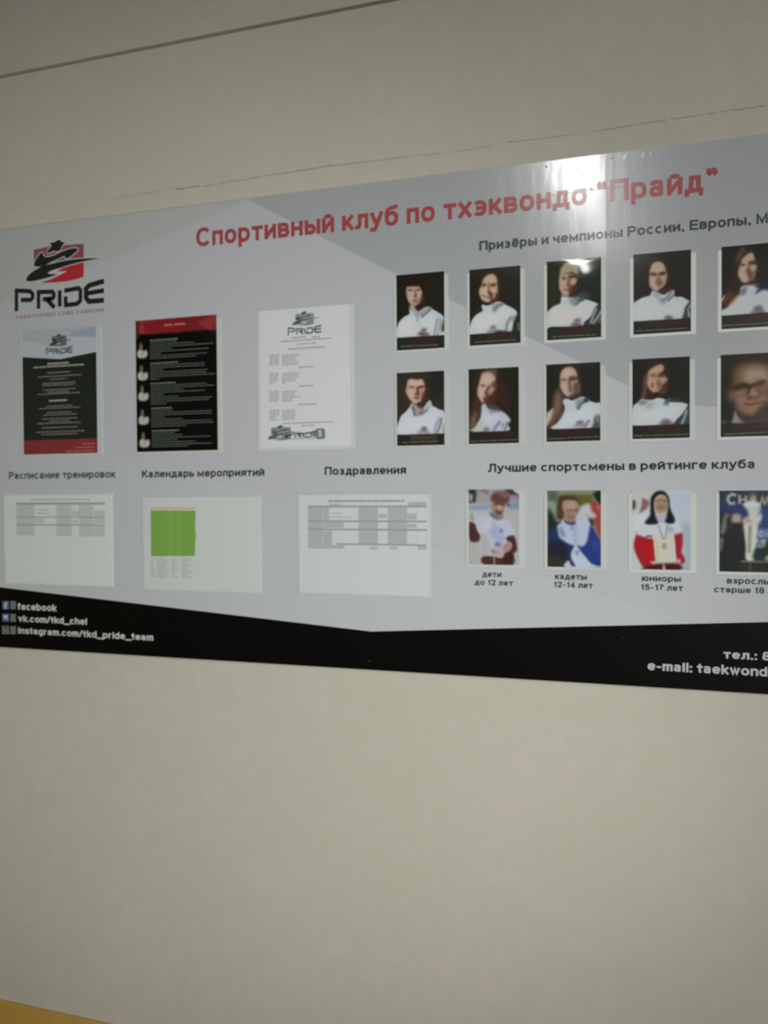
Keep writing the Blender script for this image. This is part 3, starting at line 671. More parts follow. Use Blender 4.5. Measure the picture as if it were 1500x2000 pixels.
def table(p, ctr, C, x0, x1, cells, rules, titles, grey, dark, word, holes=()):
    fl = Flat()
    for a, b_, t, u in cells:
        l = [C(a, t), C(b_, u)]; fl.quad(l[0][0], l[1][0], min(l[0][1], l[1][1]), max(l[0][1], l[1][1]), YT)
    put(fl, 'table_cells', grey, p, ctr)
    fl = Flat()
    for a, b_, yy, t in rules:
        l0, l1 = C(a, yy), C(b_, yy); zc = (l0[1]+l1[1])/2; h = t/C.k*0.00108/2; fl.quad(l0[0], l1[0], zc-h, zc+h, YT-0.00004)
    put(fl, 'table_rule', dark, p, ctr)
    fl = Flat(); bars(fl, C, titles, YT-0.00006); put(fl, 'table_title', word, p, ctr)
    fl = Flat()
    for a, b_, t, u in cells:
        n_ = max(1, int(abs(u-t)/(3.4*C.k)))
        bars(fl, C, [(a+4, b_-6, t+(u-t)*(i+.5)/n_, 1.5*C.k) for i in range(n_)], YT-0.00003)
    put(fl, 'table_print', tuple(int(g*0.93) for g in grey), p, ctr)
C = Crop(0, 900, 2.778)
p, ctr = table_sheet('white sheet with a small grey table, leftmost of the three landscape sheets', [(9.5, 963), (219.6, 963), (220.3, 1145), (6.5, 1141)], (168, 174, 172), (172, 179, 176), 0.006)
table(p, ctr, C, 88, 570, [(88, 190, 240, 405), (190, 240, 312, 340), (305, 392, 240, 408), (392, 430, 272, 300), (428, 510, 240, 412), (510, 570, 268, 340), (510, 570, 355, 412), (392, 425, 320, 340)],
      [(88, 570, 232, 14), (88, 570, 306, 7), (88, 572, 348, 8), (200, 270, 266, 4), (200, 270, 284, 4)], [(165, 490, 211, 8)], (160, 166, 164), (132, 140, 138), (142, 148, 146))
p, ctr = table_sheet('white sheet with a lime green list on its left half', [(279, 966), (509.4, 966), (509.4, 1159.5), (279, 1152)], (172, 179, 178), (176, 183, 182), 0.007)
fl = Flat(); fl.poly([C(818, 268), C(1062, 268), C(1060, 380), C(1066, 400), C(1060, 450), C(1058, 517), C(820, 517)][::-1], YT); put(fl, 'green_table', (114, 154, 76), p, ctr)
fl = Flat()
for a, b_ in ((820, 910), (940, 960), (985, 1055)): bars(fl, C, [(a, b_, 278+i*11.2, 5.5) for i in range(22)], YT-0.00003)
put(fl, 'green_print', (100, 140, 64), p, ctr)
fl = Flat(); bars(fl, C, [(818, 1060, 258, 9)], YT, words=False); put(fl, 'orange_heading', (190, 150, 120), p, ctr)
fl = Flat(); bars(fl, C, [(835, 885, 266, 5), (905, 945, 267, 5), (970, 1040, 267, 5)], YT-0.00005); put(fl, 'heading_print', (205, 205, 185), p, ctr)
fl = Flat()
for a, b_ in ((820, 836), (850, 908), (930, 960), (985, 1030)): bars(fl, C, [(a, b_+rnd.uniform(-12, 18), 530+i*8.4, 4) for i in range(13)], YT)
put(fl, 'small_print', (150, 157, 154), p, ctr)
C = Crop(540, 900, 4.167)
p, ctr = table_sheet('white sheet with a wide grey table, rightmost of the three landscape sheets', [(579.6, 960), (840.5, 958.8), (842.8, 1166.6), (583, 1161.6)], (178, 184, 184), (188, 195, 198), 0.008)
table(p, ctr, C, 255, 1222, [(255, 380, 365, 715), (380, 430, 365, 480), (380, 455, 570, 715), (670, 830, 380, 690), (905, 1065, 380, 560), (905, 1065, 570, 690), (830, 900, 432, 465), (1065, 1140, 432, 478), (1065, 1140, 515, 545),
      (430, 540, 350, 372), (455, 555, 685, 715), (760, 830, 700, 722), (915, 990, 700, 722), (1150, 1222, 690, 725), (1075, 1222, 335, 378), (440, 540, 425, 432), (430, 610, 455, 462), (380, 550, 500, 545)],
      [(255, 1222, 372, 16), (255, 1222, 492, 15), (255, 1225, 560, 15), (490, 1215, 682, 14), (1142, 1146, 380, 690), (1220, 1224, 380, 690)] [:4], [(420, 1040, 328, 15)], (168, 174, 174), (146, 152, 152), (140, 146, 147))
fl = Flat()
for x in (1142, 1221, 668): a, b_ = C(x, 375), C(x, 690); fl.quad(a[0]-0.0003, a[0]+0.0003, b_[1], a[1], YT-0.00002)
put(fl, 'table_rule', (160, 166, 166), p, ctr)
# ---------------------------------------------------------------- top row of portraits
G1, G2, G3 = 'portrait photographs, upper row', 'portrait photographs, middle row', 'best athletes photographs, bottom row'
BG = (31, 30, 25)
photo_card('photo of a person with dark fringe in white zip jacket, upper row left end',
 [(774, 538.5), (867, 529.5), (869, 679.5), (775.5, 684.5)], (750, 510, 10), BG, '''
P 27,30,24 8 240,300 420,260 420,900 480,1000 250,1200
E 42,29,20 9 640,560 240,260
P 150,128,115 2.5 450,500 590,478 700,500 745,600 735,720 690,830 640,893 590,880 520,850 470,770 440,650
P 172,148,136 3.5 465,560 540,520 600,600 590,700 560,780 560,840 500,780 460,680
P 170,146,136 3 650,600 700,590 735,600 720,680 690,720 650,690
P 70,44,34 3 760,560 800,640 780,760 700,860 655,900 640,860 700,800 730,700
P 36,26,18 2.5 430,480 440,400 520,340 650,320 760,370 820,470 830,620 780,700 760,600 700,500 640,490 560,492 470,500
E 92,70,58 2 515,565 48,14
E 88,62,50 2 680,560 42,15
E 70,50,42 1.4 520,578 26,8
P 96,60,46 2.5 612,570 632,640 636,700 600,706 588,690 610,640
E 116,76,66 2 612,775 52,18
P 150,146,132 3 510,870 600,870 650,950 640,1010 560,1020 500,990
P 46,30,28 3 600,895 700,860 780,820 820,880 740,930 655,955
P 174,182,190 2 240,1500 245,1340 300,1190 390,1095 495,1035 508,960 560,985 640,1000 720,960 810,900 890,905 960,945 1090,1020 1160,1080 1185,1180 1200,1500
P 188,194,202 8 320,1250 420,1130 560,1080 620,1180 600,1400 300,1440
P 182,190,208 8 700,1150 900,1050 1000,1120 980,1400 760,1300
P 136,146,150 4 580,1030 700,975 830,900 930,920 840,1010 735,1095 700,1060 640,1080
L 84,94,96 3 26 735,1090 830,1020 915,935
L 120,128,130 4 14 650,1060 655,1180
L 112,122,122 4 26 1050,1130 1010,1290 985,1450
L 120,130,128 4 22 1110,1130 1090,1290 1050,1430
P 52,60,60 4 1165,1150 1200,1140 1200,1330 1150,1380 1120,1330
E 98,100,110 4 780,1345 56,36 -10
P 96,78,82 4 660,1425 720,1385 850,1400 880,1450 740,1470
'''+band(1500, 1440, 1740, 1695, 250, 1185, 330, 1090, 1668, 1632), 1, G1)

photo_card('photo of a smiling person with swept back brown hair in white jacket, upper row',
 [(917.6, 527), (1016.6, 519), (1016.6, 669.5), (917, 675.7)], (900, 500, 10.53), BG, '''
P 33,36,26 9 180,280 1230,200 1200,420 700,380 200,420
E 40,26,16 10 610,680 290,400
P 44,38,24 6 400,420 480,320 640,290 760,340 820,480 840,700 780,820 740,560 640,390 500,440 420,560
P 160,138,120 3 430,600 460,480 540,400 630,372 720,420 750,540 760,700 740,830 700,900 600,950 520,950 430,880 380,760 390,680
P 176,154,142 4 400,700 440,640 540,620 580,740 540,860 560,930 500,930 420,860
P 172,158,132 5 520,460 600,400 690,420 710,540 620,560 500,560
P 178,150,140 3 605,665 680,650 725,680 710,750 660,770 610,720
E 84,62,40 3 480,600 50,30 -10
E 92,62,34 3 670,595 64,34 -8
P 92,54,34 3 560,760 600,720 660,780 650,880 600,900 600,840
P 84,48,36 3 720,760 780,800 740,900 640,940 620,900 700,860
P 108,64,46 3 580,560 590,640 580,740 556,740
L 120,80,70 3 20 440,800 500,840 590,850
P 60,36,38 4 590,960 720,900 780,860 790,920 700,980 600,990
P 44,30,22 4 470,960 520,960 560,990 520,1010
P 172,182,188 2 180,1640 195,1420 250,1290 340,1200 450,1130 430,1050 450,1000 520,1020 620,1000 720,950 800,940 940,1010 1060,1070 1150,1140 1150,1220 1080,1400 1040,1640
P 186,190,204 9 300,1300 460,1180 700,1180 900,1080 1040,1150 900,1300 700,1400 350,1500
P 128,140,146 5 640,1010 760,960 860,970 760,1060 700,1150 660,1100
L 92,104,108 4 36 690,1120 760,1040 860,990
L 84,94,98 4 26 1030,1260 950,1400 930,1560
L 90,102,102 4 26 1100,1230 1060,1330
P 36,42,38 3 1150,1230 1240,1180 1240,1640 1050,1640 1070,1450
L 110,116,112 3 26 1190,1380 1195,1520
E 104,110,120 4 665,1465 56,40 -15
P7 110,90,96 5 560,1530 700,1500 740,1540 720,1590 580,1580
P 60,42,44 4 720,1600 760,1530 900,1540 1020,1560 1100,1570 1100,1640
'''+band(1615, 1545, 1850, 1785, 180, 1228, 280, 1120, 1778, 1722), 1, G1)

photo_card('photo of a blond person in white jacket with lamp glare on its top edge',
 [(1069, 510.4), (1174.9, 503), (1173.5, 658), (1068, 665.2)], (1050, 490, 10.53), BG, '''
P 38,38,26 10 200,300 500,300 440,800 480,1050 220,1200
P 28,36,30 9 860,300 1300,300 1300,1000 1000,950
P 150,142,116 4 455,480 480,360 560,260 660,210 780,230 830,330 830,500 800,600 760,480 700,440 600,470 500,520 450,640
P 158,136,116 3 450,620 480,500 600,470 720,480 780,560 790,650 740,740 680,800 650,920 580,930 500,870 450,760
P 172,146,130 4 470,620 520,600 590,620 580,720 560,780 600,860 560,900 500,840 460,730
P 166,140,120 3 672,600 740,575 800,620 760,690 735,740 690,680
P 104,70,48 4 640,560 670,580 660,660 720,760 700,880 640,860 620,780 640,720 590,710 610,670
P 62,36,26 5 700,740 780,700 840,740 780,880 700,960 650,930 690,860
E 88,64,46 3 545,565 42,24
E 76,52,34 3 700,530 70,34 -8
E 60,42,24 4 800,520 50,40
E 130,90,80 3 580,800 46,14
P 140,126,116 3 500,880 600,920 660,980 600,1000 500,1000
P 50,62,66 6 760,960 900,830 1040,860 1060,960 900,1020 800,1100 720,1000
P 172,182,190 2 190,1600 190,1290 230,1230 320,1150 460,1090 480,1000 500,950 560,950 640,960 720,965 800,1040 900,1040 980,1000 1100,1030 1250,1090 1240,1140 1150,1300 1050,1400 960,1480 900,1560 300,1560
P 184,190,204 9 300,1250 480,1120 700,1180 1000,1080 1100,1180 900,1350 700,1450 400,1480
P 120,134,138 5 650,980 760,960 860,960 800,1060 740,1120 680,1080
L 78,90,94 4 40 780,1110 860,1040 950,980
P 44,50,52 3 1190,1160 1310,1100 1310,1600 1000,1600 960,1480 1090,1370
L 166,172,170 3 30 1210,1190 1150,1330 1090,1490
L 156,162,158 3 36 1310,1240 1230,1370 1140,1500
L 110,118,114 3 22 1310,1370 1250,1460
E 104,92,108 5 820,1435 70,44 -12
P 108,78,84 4 680,1520 760,1480 880,1490 900,1540 740,1550
'''+band(1600, 1500, 1845, 1770, 190, 1315, 300, 1190, 1772, 1722), 1.05, G1, lift=0.0022)

photo_card('photo of a person with tied back dark hair in white jacket, upper row fourth',
 [(1237.7, 497.4), (1349.3, 487.6), (1349.9, 646.2), (1236.9, 654.5)], (1215, 470, 9.677), BG, '''
E 34,28,17 11 700,620 300,380
P 152,134,118 3 525,640 520,520 560,440 640,395 740,400 810,470 850,600 870,650 840,760 800,860 720,930 640,955 560,910 520,820 515,720
P 168,148,130 4 540,560 600,450 720,420 780,500 740,580 640,600 560,620
P 172,146,136 4 530,700 600,680 660,690 640,760 640,860 700,900 640,930 570,890 530,820
P 164,138,124 3 700,700 790,670 850,650 820,720 780,770 720,740
P 44,30,20 5 830,500 900,560 920,700 860,860 760,950 720,930 800,860 840,760 860,650
P 40,30,18 3 520,560 560,440 640,390 740,395 820,460 900,600 880,400 740,330 580,350 500,470
E 66,46,34 3 595,635 55,30 8
E 54,36,24 3 760,625 70,32 -12
P7 96,62,46 5 670,730 740,740 770,800 740,860 680,850 640,790
P 120,84,66 4 680,640 700,700 690,740 660,730
L 156,130,118 3 24 735,880 790,820 820,760
P 66,42,46 3 700,950 800,930 860,900 930,900 900,960 800,1020 720,1010
P 170,180,186 2 210,1540 210,1200 260,1150 380,1080 520,1040 560,960 620,960 700,1000 800,1020 900,960 980,940 1000,1060 1120,1060 1220,1110 1290,1160 1260,1200 1180,1300 1140,1480
P 180,186,200 9 260,1250 500,1100 720,1180 1000,1130 1180,1180 1060,1360 700,1440 300,1440
P 150,150,162 4 570,980 660,970 700,1020 680,1080 620,1060
L 82,98,104 3 28 760,1140 850,1070 940,960
L 74,88,94 3 30 860,1140 920,1080 980,1020
P7 110,126,132 5 700,1080 840,1140 780,1200 720,1160
P 46,54,56 3 1215,1230 1310,1160 1310,1540 1140,1500 1180,1340
L 160,168,166 3 34 1290,1220 1250,1300 1270,1440
L 60,74,74 3 24 1300,1240 1265,1330
E 96,88,92 4 880,1460 78,44
'''+band(1530, 1465, 1780, 1710, 212, 1300, 260, 1230, 1710, 1655), 1.1, G1, gain=0.88)

photo_card('photo of a long haired person in upper row, cut by the right side',
 [(1410.4, 482), (1520.5, 473), (1520.5, 636.5), (1408.3, 643.2)], (1380, 460, 9.525), (26, 27, 21), '''
P 44,32,22 7 560,300 680,220 820,240 780,330 640,460 600,600 640,860 620,1100 500,1200 300,1400 270,1150 400,900 480,700
P 86,70,56 7 560,400 660,240 700,260 620,420 560,480
P 82,48,36 7 300,1200 420,1050 500,1080 440,1200 330,1290
P 150,132,118 3 640,480 700,400 780,335 850,320 890,400 930,540 940,640 900,780 840,860 740,890 660,860 600,760 590,680
P 166,146,134 4 600,700 640,580 700,540 760,560 760,680 780,780 760,860 680,860 620,780
P 164,144,128 4 680,460 780,370 850,370 860,460 800,510 700,520
P 160,142,118 3 800,580 860,540 930,570 900,640 860,690 810,640
P 88,58,40 5 740,680 770,590 790,560 800,620 850,690 860,800 800,830 780,760
E 72,50,38 3 660,545 56,20 8
E 52,36,24 4 860,505 80,34 -8
P 60,42,44 4 780,860 860,820 940,800 920,890 820,940 700,920
P 38,32,24 7 930,440 1000,500 1010,700 960,860 900,700 950,620
P 168,176,182 3 270,1500 270,1400 400,1330 540,1190 620,1090 640,960 720,930 860,920 980,900 1000,980 1180,980 1260,1040 1340,1300 1340,1500
P 166,176,196 7 760,1160 900,1080 1140,1020 1200,1240 900,1300
P 164,150,124 5 440,1260 560,1130 620,1120 520,1240 400,1340
P 100,98,108 5 640,1010 740,960 720,1080 640,1100
P 22,32,46 5 900,930 1000,880 1143,900 1300,940 1300,1020 1060,1010 920,1070 960,990
P 170,176,180 2 270,1200 340,1110 330,1150 280,1240
E 76,90,86 5 960,1350 80,44 -10
P 100,82,94 4 830,1430 900,1390 1060,1380 1040,1450
'''+band(1500, 1410, 1745, 1660, 270, 1340, 290, 1240, 1680, 1625), 1.1, G1, gain=0.88)

# ---------------------------------------------------------------- middle row
photo_card('photo of a short haired person in white jacket, middle row left end',
 [(775, 728.5), (867, 724.5), (869, 869), (776.2, 870.5)], (750, 710, 10), (46, 46, 40), '''
P 36,38,34 9 900,150 1180,140 1190,500 950,700
P 60,42,34 6 440,340 520,260 660,240 800,280 850,420 840,640 780,760 770,500 740,380 600,330 480,360 440,540
P 66,48,40 5 410,480 440,470 430,640 540,780 480,820 400,640
P 168,144,130 3 440,480 470,330 560,300 640,320 740,310 790,400 800,520 770,660 720,760 640,785 580,770 520,710 450,600 425,520
P 184,158,144 5 470,520 600,500 610,600 580,690 640,740 600,770 520,690 470,600
P 186,166,150 5 500,340 620,340 740,340 740,430 600,430 500,430
P 146,122,110 4 700,500 760,520 770,580 720,620 690,560
P 96,58,44 3 640,470 690,460 680,540 690,620 650,620 600,606 630,560
P 80,48,40 4 740,640 800,540 820,660 760,800 680,830 650,780 720,740
E 112,90,72 3 545,462 48,22 8
E 82,54,42 3 730,455 70,24 -8
P 128,72,60 3 580,660 640,640 690,650 680,690 620,690
P 60,44,44 4 640,800 740,760 820,720 830,780 760,850 680,870
P 152,140,130 4 560,790 620,800 700,870 760,860 720,950 680,1020 600,1010 590,900
P 180,188,196 2 265,1390 262,1220 300,1120 340,1020 440,930 520,820 550,780 590,950 620,1030 700,1000 780,880 890,720 940,820 1000,850 1080,900 1180,960 1190,1390
P 190,194,212 9 330,1150 450,1020 640,1080 960,960 1040,1050 960,1280 700,1320 330,1330
L 88,98,100 3 30 545,840 575,930 600,1020
L 78,90,94 3 34 720,1000 810,930 900,800
P 166,172,166 3 780,860 890,730 930,800 880,860 820,900
L 112,128,128 4 20 1080,1060 1020,1200 980,1370
L 70,90,94 3 26 1130,1070 1090,1220 1030,1380
P7 110,130,128 4 1150,1200 1190,1180 1190,1390 1140,1390
E 92,98,112 4 785,1275 54,44 -10
P7 120,104,120 5 660,1340 740,1290 860,1310 880,1370 700,1370
'''+band(1395, 1365, 1605, 1590, 262, 1180, 350, 1100, 1545, 1520, mr=(76, 62, 56)), 1, G2)

photo_card('photo of a person with very long fair hair over the shoulder, middle row',
 [(915.4, 722), (1013, 716), (1013.9, 864.3), (915.9, 868)], (900, 700, 10.714), (34, 34, 29), '''
P 52,36,28 9 250,500 420,300 700,230 850,400 1000,700 980,1100 800,1100 700,900 400,900
P 66,46,38 7 350,640 380,860 440,1000 420,1200 300,1400 260,1530 165,1530 165,1250 260,950
P 104,88,74 7 230,1250 330,1150 300,1400 230,1520 180,1500
P 92,82,64 6 430,310 520,250 640,225 740,250 730,400 660,330 520,310
P 164,142,130 3 400,480 430,340 520,290 640,300 720,390 720,480 690,560 710,660 640,760 560,800 520,900 440,920 390,830 355,760 360,600
P 182,160,146 5 440,420 540,330 660,380 640,500 500,540 420,520
P 182,156,148 5 380,640 440,610 520,600 500,700 480,780 480,880 420,860 380,760
P 160,134,124 3 590,640 650,600 700,650 650,710 600,760 570,700
P 92,64,50 4 640,560 700,480 760,560 740,660 690,620
P 92,60,50 4 540,640 560,600 620,570 600,640 570,700 600,800 560,900 500,920 470,840 520,780 500,720
P 70,46,38 6 600,800 700,680 740,760 700,900 600,960 540,920
E 100,78,66 3 465,570 36,24
P 170,178,190 3 260,1530 300,1440 400,1270 430,1150 440,980 520,950 580,1040 700,1080 800,1080 940,1160 1040,1290 990,1380 980,1520
P 180,186,206 8 460,1180 600,1140 780,1200 760,1320 600,1400 480,1360
P 178,172,160 6 300,1500 400,1330 460,1300 440,1460 330,1530
P 74,70,68 6 540,960 640,960 760,1000 820,1090 700,1090 600,1050
P8 120,130,132 5 590,1120 640,1070 720,1120 640,1160
L 110,104,116 5 34 820,1330 740,1420 690,1520
L 118,116,128 4 24 890,1370 870,1440
L 92,90,98 3 26 975,1330 950,1420 920,1510
E 106,112,116 5 535,1490 60,44
'''+band(1550, 1515, 1800, 1760, 165, 1210, 200, 1180, 1738, 1700), 1.05, G2)

photo_card('photo of a person with long brown hair to one side, middle row centre',
 [(1068, 711.4), (1173.3, 708), (1172, 860), (1066.6, 863.3)], (1050, 690, 10.53), (32, 33, 29), '''
P 54,38,30 8 420,400 540,260 760,240 860,360 900,600 860,850 700,960 500,700
P 82,60,50 6 420,700 480,640 500,800 580,920 560,1100 500,1300 330,1540 190,1540 230,1420 300,1150 310,900
P 112,88,76 6 380,860 440,820 480,1000 440,1200 330,1350 300,1460 280,1300 340,1100
P 160,140,130 3 470,640 465,480 500,360 580,300 700,290 790,360 820,480 830,600 860,760 820,840 720,900 640,900 560,850 500,760
P 178,158,146 5 500,440 580,320 700,310 740,400 680,470 580,520 500,520
P 178,154,146 5 480,640 560,600 620,600 620,700 620,780 660,840 620,870 540,800
P 162,140,118 3 700,600 760,580 825,570 790,630 740,670 700,640
P 100,68,54 5 640,540 680,500 720,480 680,580 690,680 720,760 670,790 640,700
P 92,72,62 5 740,640 840,580 880,700 860,800 760,860 740,760
E 108,86,74 3 535,545 46,26
E 70,46,34 4 750,520 90,34 -8
P 66,46,50 5 640,900 740,840 860,820 900,860 820,940 720,970
P 176,186,192 2 320,1560 400,1440 500,1320 550,1200 560,1100 520,1000 560,940 640,940 700,970 800,940 920,890 1020,930 1100,985 1200,1020 1300,1050 1290,1540
P 174,164,150 4 175,1500 175,1260 250,1180 320,1140 300,1280 240,1420
P 186,194,206 9 580,1220 800,1180 1060,1080 1200,1180 1100,1380 700,1440 460,1500
P 126,140,142 5 780,990 900,930 1010,930 900,1040 820,1150
L 64,78,86 3 34 830,1150 900,1040 1010,960
P 42,54,60 4 980,900 1080,960 1040,990 960,1010
E 96,98,118 4 870,1420 76,34 -8
P7 112,96,104 4 740,1500 820,1460 960,1450 940,1510
P 70,80,86 4 1180,1300 1290,1280 1290,1540 1120,1540 1150,1440
L 150,158,164 4 26 1240,1260 1230,1400
P 92,100,108 4 960,1500 1040,1380 1060,1400 1000,1500
'''+band(1570, 1525, 1825, 1790, 180, 1290, 200, 1255, 1765, 1712), 1.1, G2, gain=0.96)

photo_card('photo of a smiling person with shoulder length brown hair, middle row right of centre',
 [(1235, 702.7), (1346.8, 695.5), (1347.8, 854.6), (1235.7, 857.7)], (1215, 680, 9.677), (31, 33, 28), '''
P 56,38,26 7 440,480 540,320 740,270 860,400 880,640 820,860 620,930 480,970 420,900 400,700
P 96,74,60 5 420,560 470,520 460,700 470,860 420,940 360,960 400,800
P 58,38,26 4 490,740 560,820 640,920 600,980 470,950 460,820
P 156,130,112 3 480,580 490,470 560,390 660,330 740,310 790,360 760,440 700,480 830,560 840,620 780,680 740,780 680,830 600,840 520,770 480,680
P 172,146,124 5 520,440 640,360 740,340 760,400 680,460 560,480
P 170,140,124 5 490,620 540,600 640,600 640,700 620,800 560,790 500,720
P 160,132,118 5 700,600 760,540 835,580 810,650 760,670
E 116,84,66 3 590,515 46,30 6
E 112,80,62 3 570,700 24,50
E 86,56,38 4 740,520 70,34 -8
P7 88,54,36 6 660,640 700,620 760,690 820,660 800,760 740,800 690,740
P 84,56,44 5 700,830 800,760 840,820 740,880 650,880
P 40,28,20 4 600,870 680,840 700,930 620,960
P 176,186,192 2 200,1460 200,1130 280,1040 380,960 480,980 600,970 660,940 800,960 900,1010 1100,1020 1240,1060 1230,1120 1150,1240 1020,1360 940,1450
P 120,124,120 5 310,1020 400,970 480,1010 420,1070 340,1070
P8 150,152,146 5 440,1130 520,1020 600,1040 560,1130
P 184,192,212 9 300,1260 560,1180 800,1120 1060,1100 1060,1220 860,1320 500,1380
P 44,56,62 4 820,980 960,940 1140,980 1080,1010 900,1010 850,1080
L 84,104,112 4 22 790,1060 850,990 900,960
P 52,66,66 3 1210,1150 1290,1040 1290,1460 960,1450 1080,1330
L 160,170,166 3 34 1225,1170 1180,1310 1125,1440
E 104,90,98 5 830,1385 86,44
P 110,80,86 4 700,1440 780,1400 920,1400 960,1450
'''+band(1470, 1430, 1720, 1690, 200, 1280, 220, 1250, 1660, 1625), 1.1, G2, gain=0.93)

photo_card('close portrait of a person in dark glasses, right end of middle row',
 [(1408.6, 694), (1521, 687), (1521, 849), (1406.8, 855.3)], (1380, 670, 9.525), (30, 31, 26), '''
E 40,32,24 8 830,500 440,280
P 96,72,52 9 500,700 520,520 640,400 900,370 1120,420 1240,560 1260,800 1240,1050 1140,1250 900,1370 700,1340 560,1230 520,1060 430,1080 400,920 460,850
P 140,124,108 12 700,560 820,470 1060,480 1160,620 1120,700 950,700 820,760 700,700
P 120,96,86 10 560,900 700,900 760,1000 740,1180 820,1260 700,1280 580,1160 540,1000
P 126,104,84 9 800,1060 960,1040 1080,1000 1120,1080 1000,1200 860,1290 760,1200
P 132,110,100 6 830,870 860,830 940,900 940,980 850,990 800,960
P 104,80,70 6 920,840 1100,780 1140,860 1000,920
P 50,32,22 5 480,820 540,780 660,740 760,760 740,830 650,850 560,880 480,880
P 46,32,20 4 740,770 870,770 880,800 820,850 780,940 755,930 770,860 720,800
P 54,42,26 4 870,770 960,720 1080,690 1090,720 1010,780 940,790 880,820
E 62,44,28 4 1000,745 50,36
L 96,68,58 4 12 500,940 620,985 740,950
L 90,72,54 4 12 930,900 1040,920 1143,860 1240,830
P 84,54,48 4 760,1000 830,990 870,1020 940,1000 900,1030 780,1040
P 88,50,44 4 710,1120 800,1130 980,1095 1080,1060 1060,1090 960,1130 820,1160 740,1150
P 60,38,34 8 1000,1200 1143,1100 1240,1200 1143,1340 1000,1360 900,1360
P 128,118,120 4 480,1490 500,1380 530,1270 600,1370 720,1460 700,1500
P 66,48,52 6 600,1330 760,1430 1000,1360 1240,1340 1240,1500 720,1500
P 58,62,56 5 270,1440 360,1440 380,1490 270,1520
'''+band(1510, 1470, 1765, 1700, 255, 1340, 330, 1240, 1700, 1655), 1.1, G2)

# ---------------------------------------------------------------- bottom row
photo_card('photo of a child in white shirt holding up one hand, bottom row left end',
 [(915.4, 955.5), (1013.3, 956), (1015, 1104.5), (916, 1101.7)], (900, 940, 9.09), (164, 168, 166), '''
Q 150,146,152 5 140,150 1040,150 1040,400 140,400
P 46,56,54 4 140,150 270,150 260,360 200,370 150,380 140,300
P 150,156,156 4 150,230 210,250 200,340 150,340
P 110,110,112 5 300,150 460,150 480,230 420,200
P 56,58,56 4 780,150 940,150 1030,230 1030,300 930,250 830,230
P 142,128,136 6 900,280 1000,240 1030,330 920,340
P 124,146,176 5 170,460 240,430 500,430 510,500 300,530 170,510
P 118,142,160 5 840,400 1030,360 1030,490 860,490
P 60,76,96 4 820,410 850,390 860,430 830,440
P 172,178,178 8 140,540 500,530 500,620 300,640 140,620
E 92,62,60 4 700,300 170,120
P 116,92,92 6 600,190 800,190 880,260 780,300 700,250
P 148,126,114 3 540,370 600,370 780,380 780,480 740,570 690,640 600,600 550,520
P 96,62,62 4 600,360 780,360 770,440 700,430 620,430
P 92,60,56 4 620,500 700,530 740,510 720,580 640,580
P 170,144,132 4 640,450 690,430 740,460 720,510 660,500
P 90,104,100 5 520,560 600,580 680,640 740,600 720,680 640,680 540,640
P 176,182,200 4 300,640 480,600 540,640 640,700 740,680 880,720 960,940 900,980 840,960 800,1120 760,1160 720,1330 560,1320 360,1320 340,1100 340,960 280,860 230,760
P 168,168,168 7 350,960 480,960 520,1150 500,1300 360,1300
P 156,164,194 6 560,740 680,820 780,1000 700,1140 600,1060 500,900
P7 90,94,126 4 600,1110 660,1080 720,1140 640,1170
P 110,112,140 4 700,860 740,850 740,900 700,900
P 182,188,206 5 360,760 520,700 540,820 420,860
P 170,170,160 4 160,690 200,560 230,700 250,760 180,760
L 118,120,120 3 20 200,580 205,680
P 74,46,48 3 150,740 250,760 290,880 340,960 330,1050 260,1080 160,1040
P 76,46,46 3 810,1000 930,960 980,1060 1000,1220 940,1290 920,1480 420,1480 400,1330 740,1350 780,1270 880,1210 900,1100 830,1060
P 54,40,36 5 740,1360 900,1270 920,1470 760,1470
P 158,132,124 3 730,1180 800,1100 890,1110 900,1180 830,1250 760,1270
P 176,156,158 3 640,1190 740,1180 750,1270 730,1360 640,1330
L 160,140,140 3 22 590,1340 600,1480
P8 130,112,108 4 540,1220 600,1200 640,1270 560,1300
P 176,182,180 2 930,140 1050,140 1050,215 1000,215 960,190
''', 1.1, G3, (182, 186, 184))

